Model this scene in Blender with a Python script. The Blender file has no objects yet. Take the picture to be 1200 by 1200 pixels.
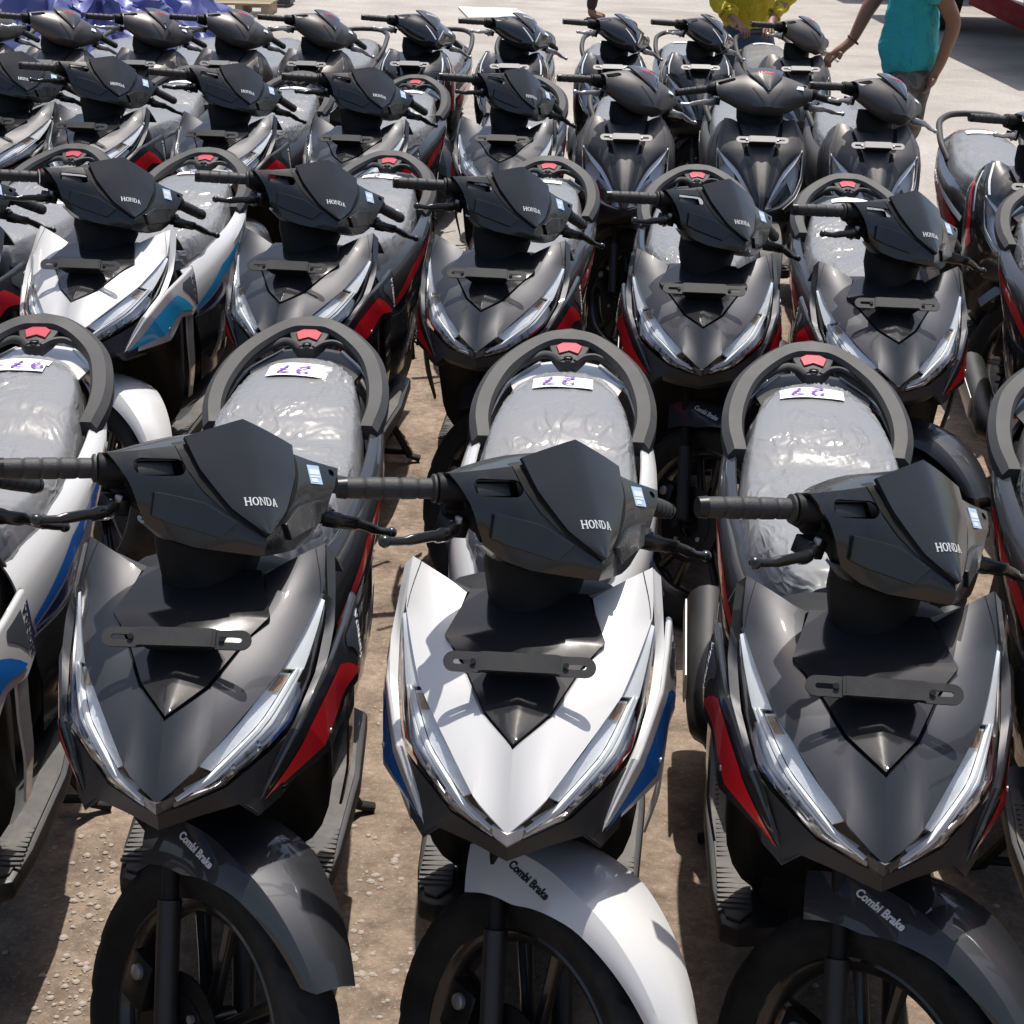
import bpy, bmesh, math, random
from mathutils import Vector, Matrix, noise
from mathutils.bvhtree import BVHTree
R = math.radians
random.seed(7)
S = bpy.context.scene
col = S.collection

# ------------------------------------------------------------------ camera
F_PX, CAM_H, PITCH, ROLL = 2028.0, 1.780, R(21.0), R(1.31)
cam_d = bpy.data.cameras.new('camera'); cam = bpy.data.objects.new('camera', cam_d); col.objects.link(cam)
cam_d.sensor_width = 36; cam_d.lens = 36 * F_PX / 1200; cam_d.clip_start = .05; cam_d.clip_end = 500
cam.matrix_world = Matrix.Translation((0, 0, CAM_H)) @ Matrix.Rotation(math.pi/2 - PITCH, 4, 'X') @ Matrix.Rotation(ROLL, 4, 'Z')
S.camera = cam
# ------------------------------------------------------------------ sky and sun
SUN_TO = Vector((.07, .29, .95)).normalized()
w = bpy.data.worlds.new('World'); S.world = w; w.use_nodes = True
nt = w.node_tree; nt.nodes.clear()
sky = nt.nodes.new('ShaderNodeTexSky'); sky.sky_type = 'NISHITA'; sky.sun_disc = False
sky.sun_elevation = math.asin(SUN_TO.z); sky.sun_rotation = math.atan2(SUN_TO.x, SUN_TO.y)
sky.dust_density = 2.8; sky.air_density = .85; sky.ozone_density = .6
bg = nt.nodes.new('ShaderNodeBackground'); bg.inputs[1].default_value = .13
wo = nt.nodes.new('ShaderNodeOutputWorld')
nt.links.new(sky.outputs[0], bg.inputs[0]); nt.links.new(bg.outputs[0], wo.inputs[0])
sd = bpy.data.lights.new('sun', 'SUN'); sd.energy = 4.8; sd.angle = R(.53); sd.color = (1, .96, .9)
sun = bpy.data.objects.new('sun', sd); col.objects.link(sun)
sun.rotation_euler = SUN_TO.to_track_quat('Z', 'Y').to_euler(); sun.location = (3, 4, 12)
S.view_settings.view_transform = 'Standard'; S.view_settings.look = 'None'
S.view_settings.exposure = 0.28; S.view_settings.gamma = 1.0; S.view_settings.use_curve_mapping = False
S.render.engine = 'CYCLES'
try:
    S.cycles.max_bounces = 7; S.cycles.transparent_max_bounces = 10; S.cycles.caustics_reflective = False; S.cycles.caustics_refractive = False
    S.cycles.sample_clamp_indirect = 6
except Exception: pass

def ray(px, py):
    u, v = (px - 600) / F_PX, (py - 600) / F_PX
    cr, sr = math.cos(ROLL), math.sin(ROLL)
    u, v = cr*u + sr*v, -sr*u + cr*v
    c, s = math.cos(PITCH), math.sin(PITCH)
    return Vector((u, c - v*s, -s - v*c))
def ground(px, py, z=0.0):
    d = ray(px, py); t = (z - CAM_H) / d.z
    return Vector((0, 0, CAM_H)) + d*t
def at_y(px, py, y):
    d = ray(px, py); return Vector((0, 0, CAM_H)) + d*(y/d.y)

# ------------------------------------------------------------------ materials
MAT = {}
def mat(name, base=(.5,.5,.5), rough=.5, metal=0., coat=0., coat_rough=.05, spec=.5, dirt=0., bump=0., bump_scale=200., trans=0., emit=None, rvar=0., dirt_scale=9.):
    m = bpy.data.materials.new(name); m.use_nodes = True; n = m.node_tree; b = n.nodes['Principled BSDF']
    b.inputs['Base Color'].default_value = (*base, 1); b.inputs['Roughness'].default_value = rough
    b.inputs['Metallic'].default_value = metal; b.inputs['Coat Weight'].default_value = coat
    b.inputs['Coat Roughness'].default_value = coat_rough; b.inputs['Specular IOR Level'].default_value = spec
    L = n.links.new
    tc = n.nodes.new('ShaderNodeTexCoord')
    if dirt or rvar:
        oi = n.nodes.new('ShaderNodeObjectInfo'); ad = n.nodes.new('ShaderNodeVectorMath'); ad.operation = 'ADD'
        mul = n.nodes.new('ShaderNodeVectorMath'); mul.operation = 'SCALE'; mul.inputs['Scale'].default_value = 3.7
        L(oi.outputs['Location'], mul.inputs[0]); L(tc.outputs['Object'], ad.inputs[0]); L(mul.outputs[0], ad.inputs[1])
        no = n.nodes.new('ShaderNodeTexNoise'); no.inputs['Scale'].default_value = dirt_scale; no.inputs['Detail'].default_value = 8; no.inputs['Roughness'].default_value = .68
        L(ad.outputs[0], no.inputs['Vector'])
        cr = n.nodes.new('ShaderNodeValToRGB'); cr.color_ramp.elements[0].position = .42; cr.color_ramp.elements[1].position = .72
        L(no.outputs['Fac'], cr.inputs[0])
        if dirt:
            mx = n.nodes.new('ShaderNodeMix'); mx.data_type = 'RGBA'; mx.inputs[6].default_value = (*base, 1)
            mx.inputs[7].default_value = (.30, .26, .21, 1)
            k = n.nodes.new('ShaderNodeMath'); k.operation = 'MULTIPLY'; k.inputs[1].default_value = dirt
            L(cr.outputs[0], k.inputs[0]); L(k.outputs[0], mx.inputs[0]); L(mx.outputs[2], b.inputs['Base Color'])
        if rvar:
            k2 = n.nodes.new('ShaderNodeMath'); k2.operation = 'MULTIPLY_ADD'; k2.inputs[1].default_value = rvar; k2.inputs[2].default_value = rough
            L(cr.outputs[0], k2.inputs[0]); L(k2.outputs[0], b.inputs['Roughness'])
            if coat:
                k3 = n.nodes.new('ShaderNodeMath'); k3.operation = 'MULTIPLY_ADD'; k3.inputs[1].default_value = rvar*.7; k3.inputs[2].default_value = coat_rough
                L(cr.outputs[0], k3.inputs[0]); L(k3.outputs[0], b.inputs['Coat Roughness'])
    if bump:
        nb = n.nodes.new('ShaderNodeTexNoise'); nb.inputs['Scale'].default_value = bump_scale; nb.inputs['Detail'].default_value = 3
        L(tc.outputs['Object'], nb.inputs['Vector'])
        bp = n.nodes.new('ShaderNodeBump'); bp.inputs['Strength'].default_value = bump; bp.inputs['Distance'].default_value = .002
        L(nb.outputs['Fac'], bp.inputs['Height']); L(bp.outputs[0], b.inputs['Normal'])
    if emit: b.inputs['Emission Color'].default_value = (*emit, 1); b.inputs['Emission Strength'].default_value = 1
    MAT[name] = m; return m
mat('paint_white', (.565,.56,.545), .32, 0, .9, .04, dirt=.05, rvar=.1)
mat('paint_grey', (.034,.035,.039), .50, .65, .8, .02, dirt=.02, rvar=.05)
mat('paint_matte', (.105,.100,.097), .46, .55, 0, dirt=.06, rvar=.1)
mat('paint_brownmatte', (.075,.068,.066), .42, .5, .2, .2, dirt=.06, rvar=.1)
mat('paint_black', (.012,.012,.013), .22, 0, .8, .06, dirt=.03, rvar=.12)
mat('gloss_black', (.020,.0205,.0215), .09, 0, 0, .03, spec=.55, dirt=.012, rvar=.05)
mat('satin_black', (.0080,.0083,.0080), .25, 0, .35, .04, dirt=.02, rvar=.12, bump=.06, bump_scale=900)
mat('plastic_black', (.012,.012,.012), .45, dirt=.03, rvar=.14, bump=.12, bump_scale=700)
mat('plastic_grey', (.036,.036,.036), .58, 0, .0, .25, spec=.35, dirt=.06, rvar=.1, bump=.08, bump_scale=900)
mat('inner_black', (.005,.005,.005), .6, spec=.25, dirt=.03)
mat('floor_rubber', (.06,.057,.054), .62, dirt=.35, bump=.2, bump_scale=400)
mat('rubber', (.010,.010,.010), .72, spec=.3, dirt=.08, bump=.15, bump_scale=260)
mat('grip_rubber', (.018,.018,.018), .6, dirt=.06, bump=.3, bump_scale=500)
mat('rim_black', (.008,.008,.0085), .3, .2, .4, dirt=.1)
mat('chrome', (.80,.80,.82), .10, 1, rvar=.08)
mat('reflector', (.80,.80,.80), .25, .15, .4, bump=.6, bump_scale=70)
mat('steel', (.36,.36,.36), .40, .8, dirt=.1, rvar=.12)
mat('bracket_metal', (.20,.20,.20), .45, .7, dirt=.1)
mat('alu', (.55,.55,.55), .42, .9, dirt=.15)
mat('drl', (.93,.93,.93), .3, 0, .6)
mat('amber', (.42,.27,.16), .25, 0, .6)
mat('bezel', (.02,.02,.022), .2, 0, .5)
mat('decal_red', (.82,.014,.024), .28, 0, .8, .05, dirt=.03)
mat('decal_blue', (.014,.17,.58), .25, 0, .8, .05)
mat('decal_cyan', (.03,.40,.72), .25, 0, .8, .05)
mat('decal_navy', (.012,.018,.11), .25, 0, .8, .05)
mat('decal_white', (.8,.8,.8), .3, 0, .6)
mat('decal_slate', (.11,.125,.14), .28, .4, .8, .05)
mat('red_emblem', (.42,.03,.045), .3, 0, .5)
mat('letter_silver', (.72,.72,.70), .35, .3)
mat('letter_black', (.012,.012,.012), .4)
mat('seat_vinyl', (.035,.035,.036), .55, bump=.3, bump_scale=500)
mat('paper', (.80,.80,.79), .7, bump=.1, bump_scale=90)
mat('ink', (.16,.05,.33), .5)
mat('ink_grey', (.35,.35,.38), .6)
mat('sticker', (.42,.56,.72), .4)
mat('sticker_pale', (.72,.77,.82), .4)
mat('smoke_screen', (.02,.021,.023), .10, 0, 1., .03)
mat('bolt_dark', (.03,.03,.03), .35, .8)
mat('cable', (.02,.02,.02), .5)
mat('tail_red', (.35,.01,.012), .12, 0, .8)

def lens_mat():
    m = bpy.data.materials.new('clear_lens'); m.use_nodes = True; n = m.node_tree; n.nodes.clear()
    o = n.nodes.new('ShaderNodeOutputMaterial'); mx = n.nodes.new('ShaderNodeMixShader'); t = n.nodes.new('ShaderNodeBsdfTransparent')
    t.inputs[0].default_value = (.93,.95,.96,1); g = n.nodes.new('ShaderNodeBsdfGlossy'); g.inputs['Roughness'].default_value = .04
    lw = n.nodes.new('ShaderNodeLayerWeight'); lw.inputs[0].default_value = .5
    pw = n.nodes.new('ShaderNodeMath'); pw.operation = 'POWER'; pw.inputs[1].default_value = 4.; n.links.new(lw.outputs['Facing'], pw.inputs[0])
    f = n.nodes.new('ShaderNodeMath'); f.operation = 'MULTIPLY_ADD'; f.inputs[1].default_value = .8; f.inputs[2].default_value = .045; n.links.new(pw.outputs[0], f.inputs[0])
    n.links.new(f.outputs[0], mx.inputs[0]); n.links.new(t.outputs[0], mx.inputs[1]); n.links.new(g.outputs[0], mx.inputs[2]); n.links.new(mx.outputs[0], o.inputs[0])
    MAT['clear_lens'] = m
lens_mat()
def film_mat():
    m = bpy.data.materials.new('plastic_film'); m.use_nodes = True; n = m.node_tree; n.nodes.clear(); L = n.links.new
    o = n.nodes.new('ShaderNodeOutputMaterial'); mx = n.nodes.new('ShaderNodeMixShader'); t = n.nodes.new('ShaderNodeBsdfTransparent')
    p = n.nodes.new('ShaderNodeBsdfPrincipled'); p.inputs['Base Color'].default_value = (.36,.36,.358,1); p.inputs['Roughness'].default_value = .25
    p.inputs['Specular IOR Level'].default_value = .7; p.inputs['Coat Weight'].default_value = .5; p.inputs['Coat Roughness'].default_value = .12
    tc = n.nodes.new('ShaderNodeTexCoord'); oi = n.nodes.new('ShaderNodeObjectInfo'); ad = n.nodes.new('ShaderNodeVectorMath'); ad.operation = 'ADD'
    L(tc.outputs['Object'], ad.inputs[0]); L(oi.outputs['Location'], ad.inputs[1])
    mp = n.nodes.new('ShaderNodeMapping'); mp.inputs['Scale'].default_value = (1, .55, 1); mp.inputs['Rotation'].default_value = (0, 0, .5); L(ad.outputs[0], mp.inputs[0])
    wv = n.nodes.new('ShaderNodeTexNoise'); wv.inputs['Scale'].default_value = 9; wv.inputs['Detail'].default_value = 3; L(mp.outputs[0], wv.inputs['Vector'])
    wm = n.nodes.new('ShaderNodeMix'); wm.data_type = 'RGBA'; wm.blend_type = 'LINEAR_LIGHT'; wm.inputs[0].default_value = .10; L(mp.outputs[0], wm.inputs[6]); L(wv.outputs['Color'], wm.inputs[7])
    def vor(sc, sx, sy, rot):
        m2 = n.nodes.new('ShaderNodeMapping'); m2.inputs['Scale'].default_value = (sx, sy, 1); m2.inputs['Rotation'].default_value = (0, 0, rot); L(wm.outputs[2], m2.inputs[0])
        q = n.nodes.new('ShaderNodeTexVoronoi'); q.feature = 'DISTANCE_TO_EDGE'; q.inputs['Scale'].default_value = sc; L(m2.outputs[0], q.inputs['Vector'])
        r = n.nodes.new('ShaderNodeValToRGB'); r.color_ramp.elements[0].position = .0; r.color_ramp.elements[1].position = .16; r.color_ramp.elements[0].color = (1,1,1,1); r.color_ramp.elements[1].color = (0,0,0,1)
        L(q.outputs['Distance'], r.inputs[0]); return r.outputs[0]
    def mul(a, b):
        q = n.nodes.new('ShaderNodeMath'); q.operation = 'MULTIPLY'
        for s_, k_ in ((a, 0), (b, 1)):
            if isinstance(s_, float): q.inputs[k_].default_value = s_
            else: L(s_, q.inputs[k_])
        return q.outputs[0]
    mk = n.nodes.new('ShaderNodeTexNoise'); mk.inputs['Scale'].default_value = 6.5; mk.inputs['Detail'].default_value = 2; L(ad.outputs[0], mk.inputs['Vector'])
    mr = n.nodes.new('ShaderNodeValToRGB'); mr.color_ramp.elements[0].position = .47; mr.color_ramp.elements[1].position = .64; L(mk.outputs[0], mr.inputs[0])
    ads = n.nodes.new('ShaderNodeMath'); ads.operation = 'ADD'
    L(mul(vor(8, 1., .22, .35), .28), ads.inputs[0]); L(mul(vor(22, 1., .22, -.5), mr.outputs[0]), ads.inputs[1])
    bp = n.nodes.new('ShaderNodeBump'); bp.inputs['Strength'].default_value = .55; bp.inputs['Distance'].default_value = .0045
    L(ads.outputs[0], bp.inputs['Height']); L(bp.outputs[0], p.inputs['Normal'])
    mx.inputs[0].default_value = .60
    L(t.outputs[0], mx.inputs[1]); L(p.outputs[0], mx.inputs[2]); L(mx.outputs[0], o.inputs[0]); MAT['plastic_film'] = m
film_mat()

# ------------------------------------------------------------------ mesh helpers
def V(*a): return Vector(a)
def catm(pts, n):
    """sample a smooth curve through pts, n steps per segment"""
    pts = [Vector(p) for p in pts]; out = []
    P = [pts[0]*2 - pts[1]] + pts + [pts[-1]*2 - pts[-2]]
    for i in range(1, len(P)-2):
        a, b, c, d = P[i-1], P[i], P[i+1], P[i+2]
        for k in range(n):
            t = k/n; out.append(.5*((2*b) + (c-a)*t + (2*a-5*b+4*c-d)*t*t + (3*b-a-3*c+d)*t**3))
    out.append(pts[-1].copy()); return out
class Surf:
    """strips between matching curves; P(u,v): u along, v across"""
    def __init__(s, curves, sm=.6, bulge=0., out=None):
        s.c = [[Vector(p) for p in c] for c in curves]; s.sm = sm; s.bulge = bulge; s.N = len(curves[0])-1; s.K = len(curves)-1
        s.sgn = 1.
        if out is not None:
            n = s.nrm(s.N*.5, s.K*.5)
            if n.dot(Vector(out)) < 0: s.sgn = -1.
    def cu(s, k, u):
        c = s.c[k]; i = min(int(u), s.N-1); t = u-i; b, d = c[i], c[i+1]; lin = b.lerp(d, t)
        if s.sm == 0: return lin
        a = c[i-1] if i else b*2-d; e = c[i+2] if i+2 <= s.N else d*2-b
        q = .5*((2*b) + (d-a)*t + (2*a-5*b+4*d-e)*t*t + (3*b-a-3*d+e)*t**3)
        return lin.lerp(q, s.sm)
    def base(s, u, v):
        k = min(int(v), s.K-1); t = v-k; return s.cu(k, u).lerp(s.cu(k+1, u), t)
    def nrm(s, u, v):
        e = .02; u0, u1 = max(u-e, 0), min(u+e, s.N); k = min(int(v), s.K-1); v0, v1 = max(v-e, k), min(v+e, k+1)
        n = (s.base(u1, v)-s.base(u0, v)).cross(s.base(u, v1)-s.base(u, v0))
        if n.length < 1e-12:
            um = min(max(u, .1), s.N-.1); n = (s.base(um+.05, v)-s.base(um-.05, v)).cross(s.base(um, v1)-s.base(um, v0))
        return n.normalized()*s.sgn if n.length > 0 else Vector((0, 0, 1))
    def P(s, u, v, off=0.):
        k = min(int(v), s.K-1); t = v-k; p = s.base(u, v)
        h = off + s.bulge*4*t*(1-t)
        if not h: return p
        q = p + s.nrm(u, v)*h
        if abs(p.x) < 1e-6: q.x = 0.
        return q
class MB:
    def __init__(s): s.v = []; s.f = []; s.m = []; s.mats = []; s.cur = 0
    def mat(s, name):
        if name not in s.mats: s.mats.append(name)
        s.cur = s.mats.index(name); return s
    def add(s, v, f):
        o = len(s.v); s.v += [Vector(p) for p in v]; s.f += [tuple(i+o for i in q) for q in f]; s.m += [s.cur]*len(f); return s
    def surf(s, S_, nu=4, nv=3, u0=0, u1=None, v0=0, v1=None, off=0., flip=False, thick=0.):
        u1 = S_.N if u1 is None else u1; v1 = S_.K if v1 is None else v1
        U = max(1, round((u1-u0)*nu)); W = max(1, round((v1-v0)*nv))
        def sheet(o): return [S_.P(u0+(u1-u0)*i/U, v0+(v1-v0)*j/W, o) for i in range(U+1) for j in range(W+1)]
        fl = flip ^ (S_.sgn < 0); ix = lambda i, j: i*(W+1)+j
        fs = [(ix(i,j), ix(i+1,j), ix(i+1,j+1), ix(i,j+1)) for i in range(U) for j in range(W)]
        if fl: fs = [q[::-1] for q in fs]
        v = sheet(off)
        if thick:
            n = len(v); v = v + sheet(off-thick); fs2 = fs + [tuple(k+n for k in q[::-1]) for q in fs]
            loop = [ix(0,j) for j in range(W+1)] + [ix(i,W) for i in range(1,U+1)] + [ix(U,j) for j in range(W-1,-1,-1)] + [ix(i,0) for i in range(U-1,0,-1)]
            for a, b in zip(loop, loop[1:]+loop[:1]):
                q = (a, b, b+n, a+n); fs2.append(q if fl else q[::-1])
            fs = fs2
            # orientation of the rim: outward
            fs = fs
        return s.add(v, fs)
    def quad_uv(s, S_, q, off=.0012, n=8, m=3):
        """decal on a Surf: four uv corners"""
        a, b, c, d = [Vector((*p, 0)) for p in q]
        v = []
        for i in range(n+1):
            for j in range(m+1):
                p = (a.lerp(b, i/n)).lerp(d.lerp(c, i/n), j/m); v.append(S_.P(min(max(p.x,0),S_.N), min(max(p.y,0),S_.K), off))
        f = [(i*(m+1)+j, (i+1)*(m+1)+j, (i+1)*(m+1)+j+1, i*(m+1)+j+1) for i in range(n) for j in range(m)]
        return s.add(v, f)
    def tube(s, pts, r, seg=10, caps=True, flat=None):
        pts = [Vector(p) for p in pts]; n = len(pts); rr = r if isinstance(r, (list, tuple)) else [r]*n; v = []; prev = None
        for i, p in enumerate(pts):
            t = (pts[min(i+1,n-1)] - pts[max(i-1,0)]).normalized()
            if prev is None: x = t.orthogonal().normalized()
            else: x = (prev - t*prev.dot(t)).normalized()
            if flat is not None: x = (Vector(flat) - t*Vector(flat).dot(t)).normalized()
            prev = x; y = t.cross(x)
            a, b = rr[i] if isinstance(rr[i], (list, tuple)) else (rr[i], rr[i])
            for k in range(seg):
                an = 2*math.pi*k/seg; v.append(p + x*a*math.cos(an) + y*b*math.sin(an))
        f = [(i*seg+k, i*seg+(k+1)%seg, (i+1)*seg+(k+1)%seg, (i+1)*seg+k) for i in range(n-1) for k in range(seg)]
        if caps: f += [tuple(range(seg))[::-1], tuple((n-1)*seg+k for k in range(seg))]
        return s.add(v, f)
    def rings(s, rs, closed=True, caps=True):
        n = len(rs[0]); v = [p for r in rs for p in r]; K = n if closed else n-1
        f = [(i*n+k, i*n+(k+1)%n, (i+1)*n+(k+1)%n, (i+1)*n+k) for i in range(len(rs)-1) for k in range(K)]
        if caps and closed: f += [tuple(range(n))[::-1], tuple((len(rs)-1)*n+k for k in range(n))]
        return s.add(v, f)
    def prism(s, poly, d, outdir=None):
        """closed polygon (3D, planar) extruded by vector d"""
        poly = [Vector(p) for p in poly]; d = Vector(d); n = len(poly)
        f = [tuple(range(n))[::-1], tuple(n+k for k in range(n))] + [(k, (k+1)%n, n+(k+1)%n, n+k) for k in range(n)]
        return s.add(poly + [p+d for p in poly], f)
    def box(s, c, h, rot=None):
        c = Vector(c); M = rot or Matrix.Identity(3)
        v = [c + M @ Vector((x*h[0], y*h[1], z*h[2])) for x in (-1,1) for y in (-1,1) for z in (-1,1)]
        return s.add(v, [(0,1,3,2),(4,6,7,5),(0,4,5,1),(2,3,7,6),(0,2,6,4),(1,5,7,3)])
    def lathe(s, prof, center, axis='X', seg=48, closed=False):
        """prof: (axial, radius)"""
        c = Vector(center); v = []; n = len(prof)
        for k in range(seg):
            a = 2*math.pi*k/seg
            for ax, r in prof:
                v.append(c + (Vector((ax, r*math.cos(a), r*math.sin(a))) if axis == 'X' else Vector((r*math.cos(a), r*math.sin(a), ax))))
        K = n if closed else n-1
        f = [(k*n+i, k*n+(i+1)%n, ((k+1)%seg)*n+(i+1)%n, ((k+1)%seg)*n+i) for k in range(seg) for i in range(K)]
        return s.add(v, f)
    def mirror(s):
        keep = [i for i, q in enumerate(s.f) if not all(abs(s.v[j].x) < 1e-6 for j in q)]
        s.f = [s.f[i] for i in keep]; s.m = [s.m[i] for i in keep]
        n = len(s.v); s.v += [Vector((-p.x, p.y, p.z)) for p in s.v]; s.f += [tuple(i+n for i in q[::-1]) for q in s.f]; s.m += s.m[:]; return s
    def flipx(s):
        s.v = [Vector((-p.x, p.y, p.z)) for p in s.v]; s.f = [q[::-1] for q in s.f]; return s
    def xf(s, M): s.v = [M @ p for p in s.v]; return s
    def mesh(s, name, angle=32, merge=1e-5, bevel=0., bseg=2, cut=None, sub=0, fixn=True, flat=False):
        me = bpy.data.meshes.new(name); me.from_pydata([tuple(p) for p in s.v], [], s.f)
        for m in s.mats: me.materials.append(MAT[m])
        me.polygons.foreach_set('material_index', s.m)
        bm = bmesh.new(); bm.from_mesh(me)
        if merge: bmesh.ops.remove_doubles(bm, verts=bm.verts, dist=merge)
        bmesh.ops.dissolve_degenerate(bm, edges=bm.edges, dist=1e-7)
        if fixn: bmesh.ops.recalc_face_normals(bm, faces=bm.faces)
        bm.to_mesh(me); bm.free()
        if bevel or cut or sub:
            o = bpy.data.objects.new('tmp', me); col.objects.link(o); tmp = []
            for cmb in (cut or []):
                cm = cmb.mesh('cut', angle=0); co = bpy.data.objects.new('cut', cm); col.objects.link(co); tmp.append(co)
                b = o.modifiers.new('b', 'BOOLEAN'); b.operation = 'DIFFERENCE'; b.object = co; b.solver = 'EXACT'
            if sub: q = o.modifiers.new('s', 'SUBSURF'); q.levels = sub; q.render_levels = sub
            if bevel:
                b = o.modifiers.new('v', 'BEVEL'); b.width = bevel; b.segments = bseg; b.limit_method = 'ANGLE'; b.angle_limit = R(35); b.use_clamp_overlap = True
            dg = bpy.context.evaluated_depsgraph_get(); ev = o.evaluated_get(dg)
            me2 = bpy.data.meshes.new_from_object(ev); me2.name = name
            for q in [o]+tmp: bpy.data.objects.remove(q)
            me = me2
        if flat: me.shade_flat()
        else:
            me.shade_smooth()
            if angle: me.set_sharp_from_angle(angle=R(angle))
        return me

def text_mesh(name, txt, size, m, shear=0., extrude=.0004, bold=.0):
    c = bpy.data.curves.new('t', 'FONT'); c.body = txt; c.size = size; c.shear = shear; c.align_x = 'CENTER'; c.align_y = 'CENTER'; c.extrude = extrude; c.offset = bold; c.resolution_u = 3
    o = bpy.data.objects.new('t', c); col.objects.link(o); dg = bpy.context.evaluated_depsgraph_get()
    me = bpy.data.meshes.new_from_object(o.evaluated_get(dg)); me.name = name; bpy.data.objects.remove(o); bpy.data.curves.remove(c)
    me.materials.clear(); me.materials.append(MAT[m]); return me
def frame(o, x, y):
    x = Vector(x).normalized(); y = Vector(y); z = x.cross(y).normalized(); y = z.cross(x)
    M = Matrix((x, y, z)).transposed().to_4x4(); M.translation = Vector(o); return M
def xmesh(me, M): me.transform(M); return me

def slab_word(name, h, m, M, extr=.0006, word='HONDA'):
    """bold slab-serif capitals built from bars"""
    mb = MB().mat(m); T = .17; SV = .10
    def bar(x0, y0, x1, y1):
        mb.add([(x0,y0,0),(x1,y0,0),(x1,y1,0),(x0,y1,0),(x0,y0,extr/h),(x1,y0,extr/h),(x1,y1,extr/h),(x0,y1,extr/h)], [(3,2,1,0),(4,5,6,7),(0,1,5,4),(1,2,6,5),(2,3,7,6),(3,0,4,7)])
    def quad(p):
        mb.add([(*a,0) for a in p]+[(*a,extr/h) for a in p], [(3,2,1,0),(4,5,6,7),(0,1,5,4),(1,2,6,5),(2,3,7,6),(3,0,4,7)])
    def serif(x, y): bar(x-.06, y, x+T+.06, y+SV)
    x = 0.
    for ch in word:
        if ch == 'H':
            bar(x,SV,x+T,1-SV); bar(x+.6,SV,x+.6+T,1-SV); bar(x+T,.43,x+.6,.57)
            for xx in (x, x+.6): serif(xx,0); serif(xx,1-SV)
            wd = .77
        elif ch == 'N':
            bar(x,SV,x+T*.8,1-SV); bar(x+.62,SV,x+.62+T*.8,1-SV); quad([(x+T*.6,1-SV),(x+.62,SV*.2),(x+.62+T*.5,SV*.2),(x+T*1.5,1-SV)])
            serif(x-.01,0); serif(x-.05,1-SV); serif(x+.61,1-SV); wd = .77
        elif ch == 'A':
            quad([(x+.06,SV),(x+.06+T,SV),(x+.45,1),(x+.30,1)]); quad([(x+.56,SV),(x+.56+T,SV),(x+.47,1),(x+.33,1)]); bar(x+.22,.28,x+.58,.40)
            serif(x+.03,0); serif(x+.56,0); wd = .80
        elif ch in 'OD':
            n = 20
            for k in range(n):
                if ch == 'O': a0, a1, cx, rx = 2*math.pi*k/n, 2*math.pi*(k+1)/n, x+.40, .42
                else: a0, a1, cx, rx = -math.pi/2+math.pi*k/n, -math.pi/2+math.pi*(k+1)/n, x+.30, .45
                f = lambda a, i: (cx+(rx-(T+.02 if i else 0))*math.cos(a), .5+(.5-(.1 if i else 0))*math.sin(a))
                quad([f(a0,1), f(a0,0), f(a1,0), f(a1,1)])
            if ch == 'D': bar(x,SV,x+T,1-SV); bar(x-.06,0,x+.30,SV); bar(x-.06,1-SV,x+.30,1)
            wd = .80 if ch == 'O' else .75
        x += wd+.16
    x -= .16
    mb.xf(Matrix.Diagonal((h, h, h, 1)) @ Matrix.Translation((-x/2, -.5, 0))); mb.xf(M)
    return mb.mesh(name, angle=20, merge=0, fixn=False)

def drape(me, tgt, n, lift=.0004):
    """lay flat lettering on the mesh under it, along direction n"""
    t = BVHTree.FromPolygons([v.co for v in tgt.vertices], [tuple(p.vertices) for p in tgt.polygons]); n = Vector(n).normalized()
    lo = min(v.co.dot(n) for v in me.vertices)
    for v in me.vertices:
        h = t.ray_cast(v.co + n*.05, -n)
        if h[0] is not None: v.co = h[0] + n*(lift + (v.co.dot(n)-lo))
    return me
def stadium(c, xd, yd, hw, r, n=8):
    c = Vector(c); xd = Vector(xd).normalized(); yd = Vector(yd); yd = (yd - xd*yd.dot(xd)).normalized(); out = []
    for sgn in (1, -1):
        for k in range(n+1):
            a = -math.pi/2 + math.pi*k/n
            out.append(c + xd*sgn*((hw-r) + r*math.cos(a)) + yd*sgn*r*math.sin(a))
    return out

# ------------------------------------------------------------------ steering
AX = V(0, .30, .90); RK = R(22.); AD = V(0, math.sin(RK), math.cos(RK))
def steer_m(a): return Matrix.Translation(AX) @ Matrix.Rotation(a, 4, AD) @ Matrix.Translation(-AX)

# A kit is a list of (name, mesh, steered, parent_index, label)
class Kit:
    def __init__(s): s.p = []
    def add(s, name, me, steered=False, parent=None, label=None): s.p.append((name, me, steered, parent, label)); return len(s.p)-1

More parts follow.
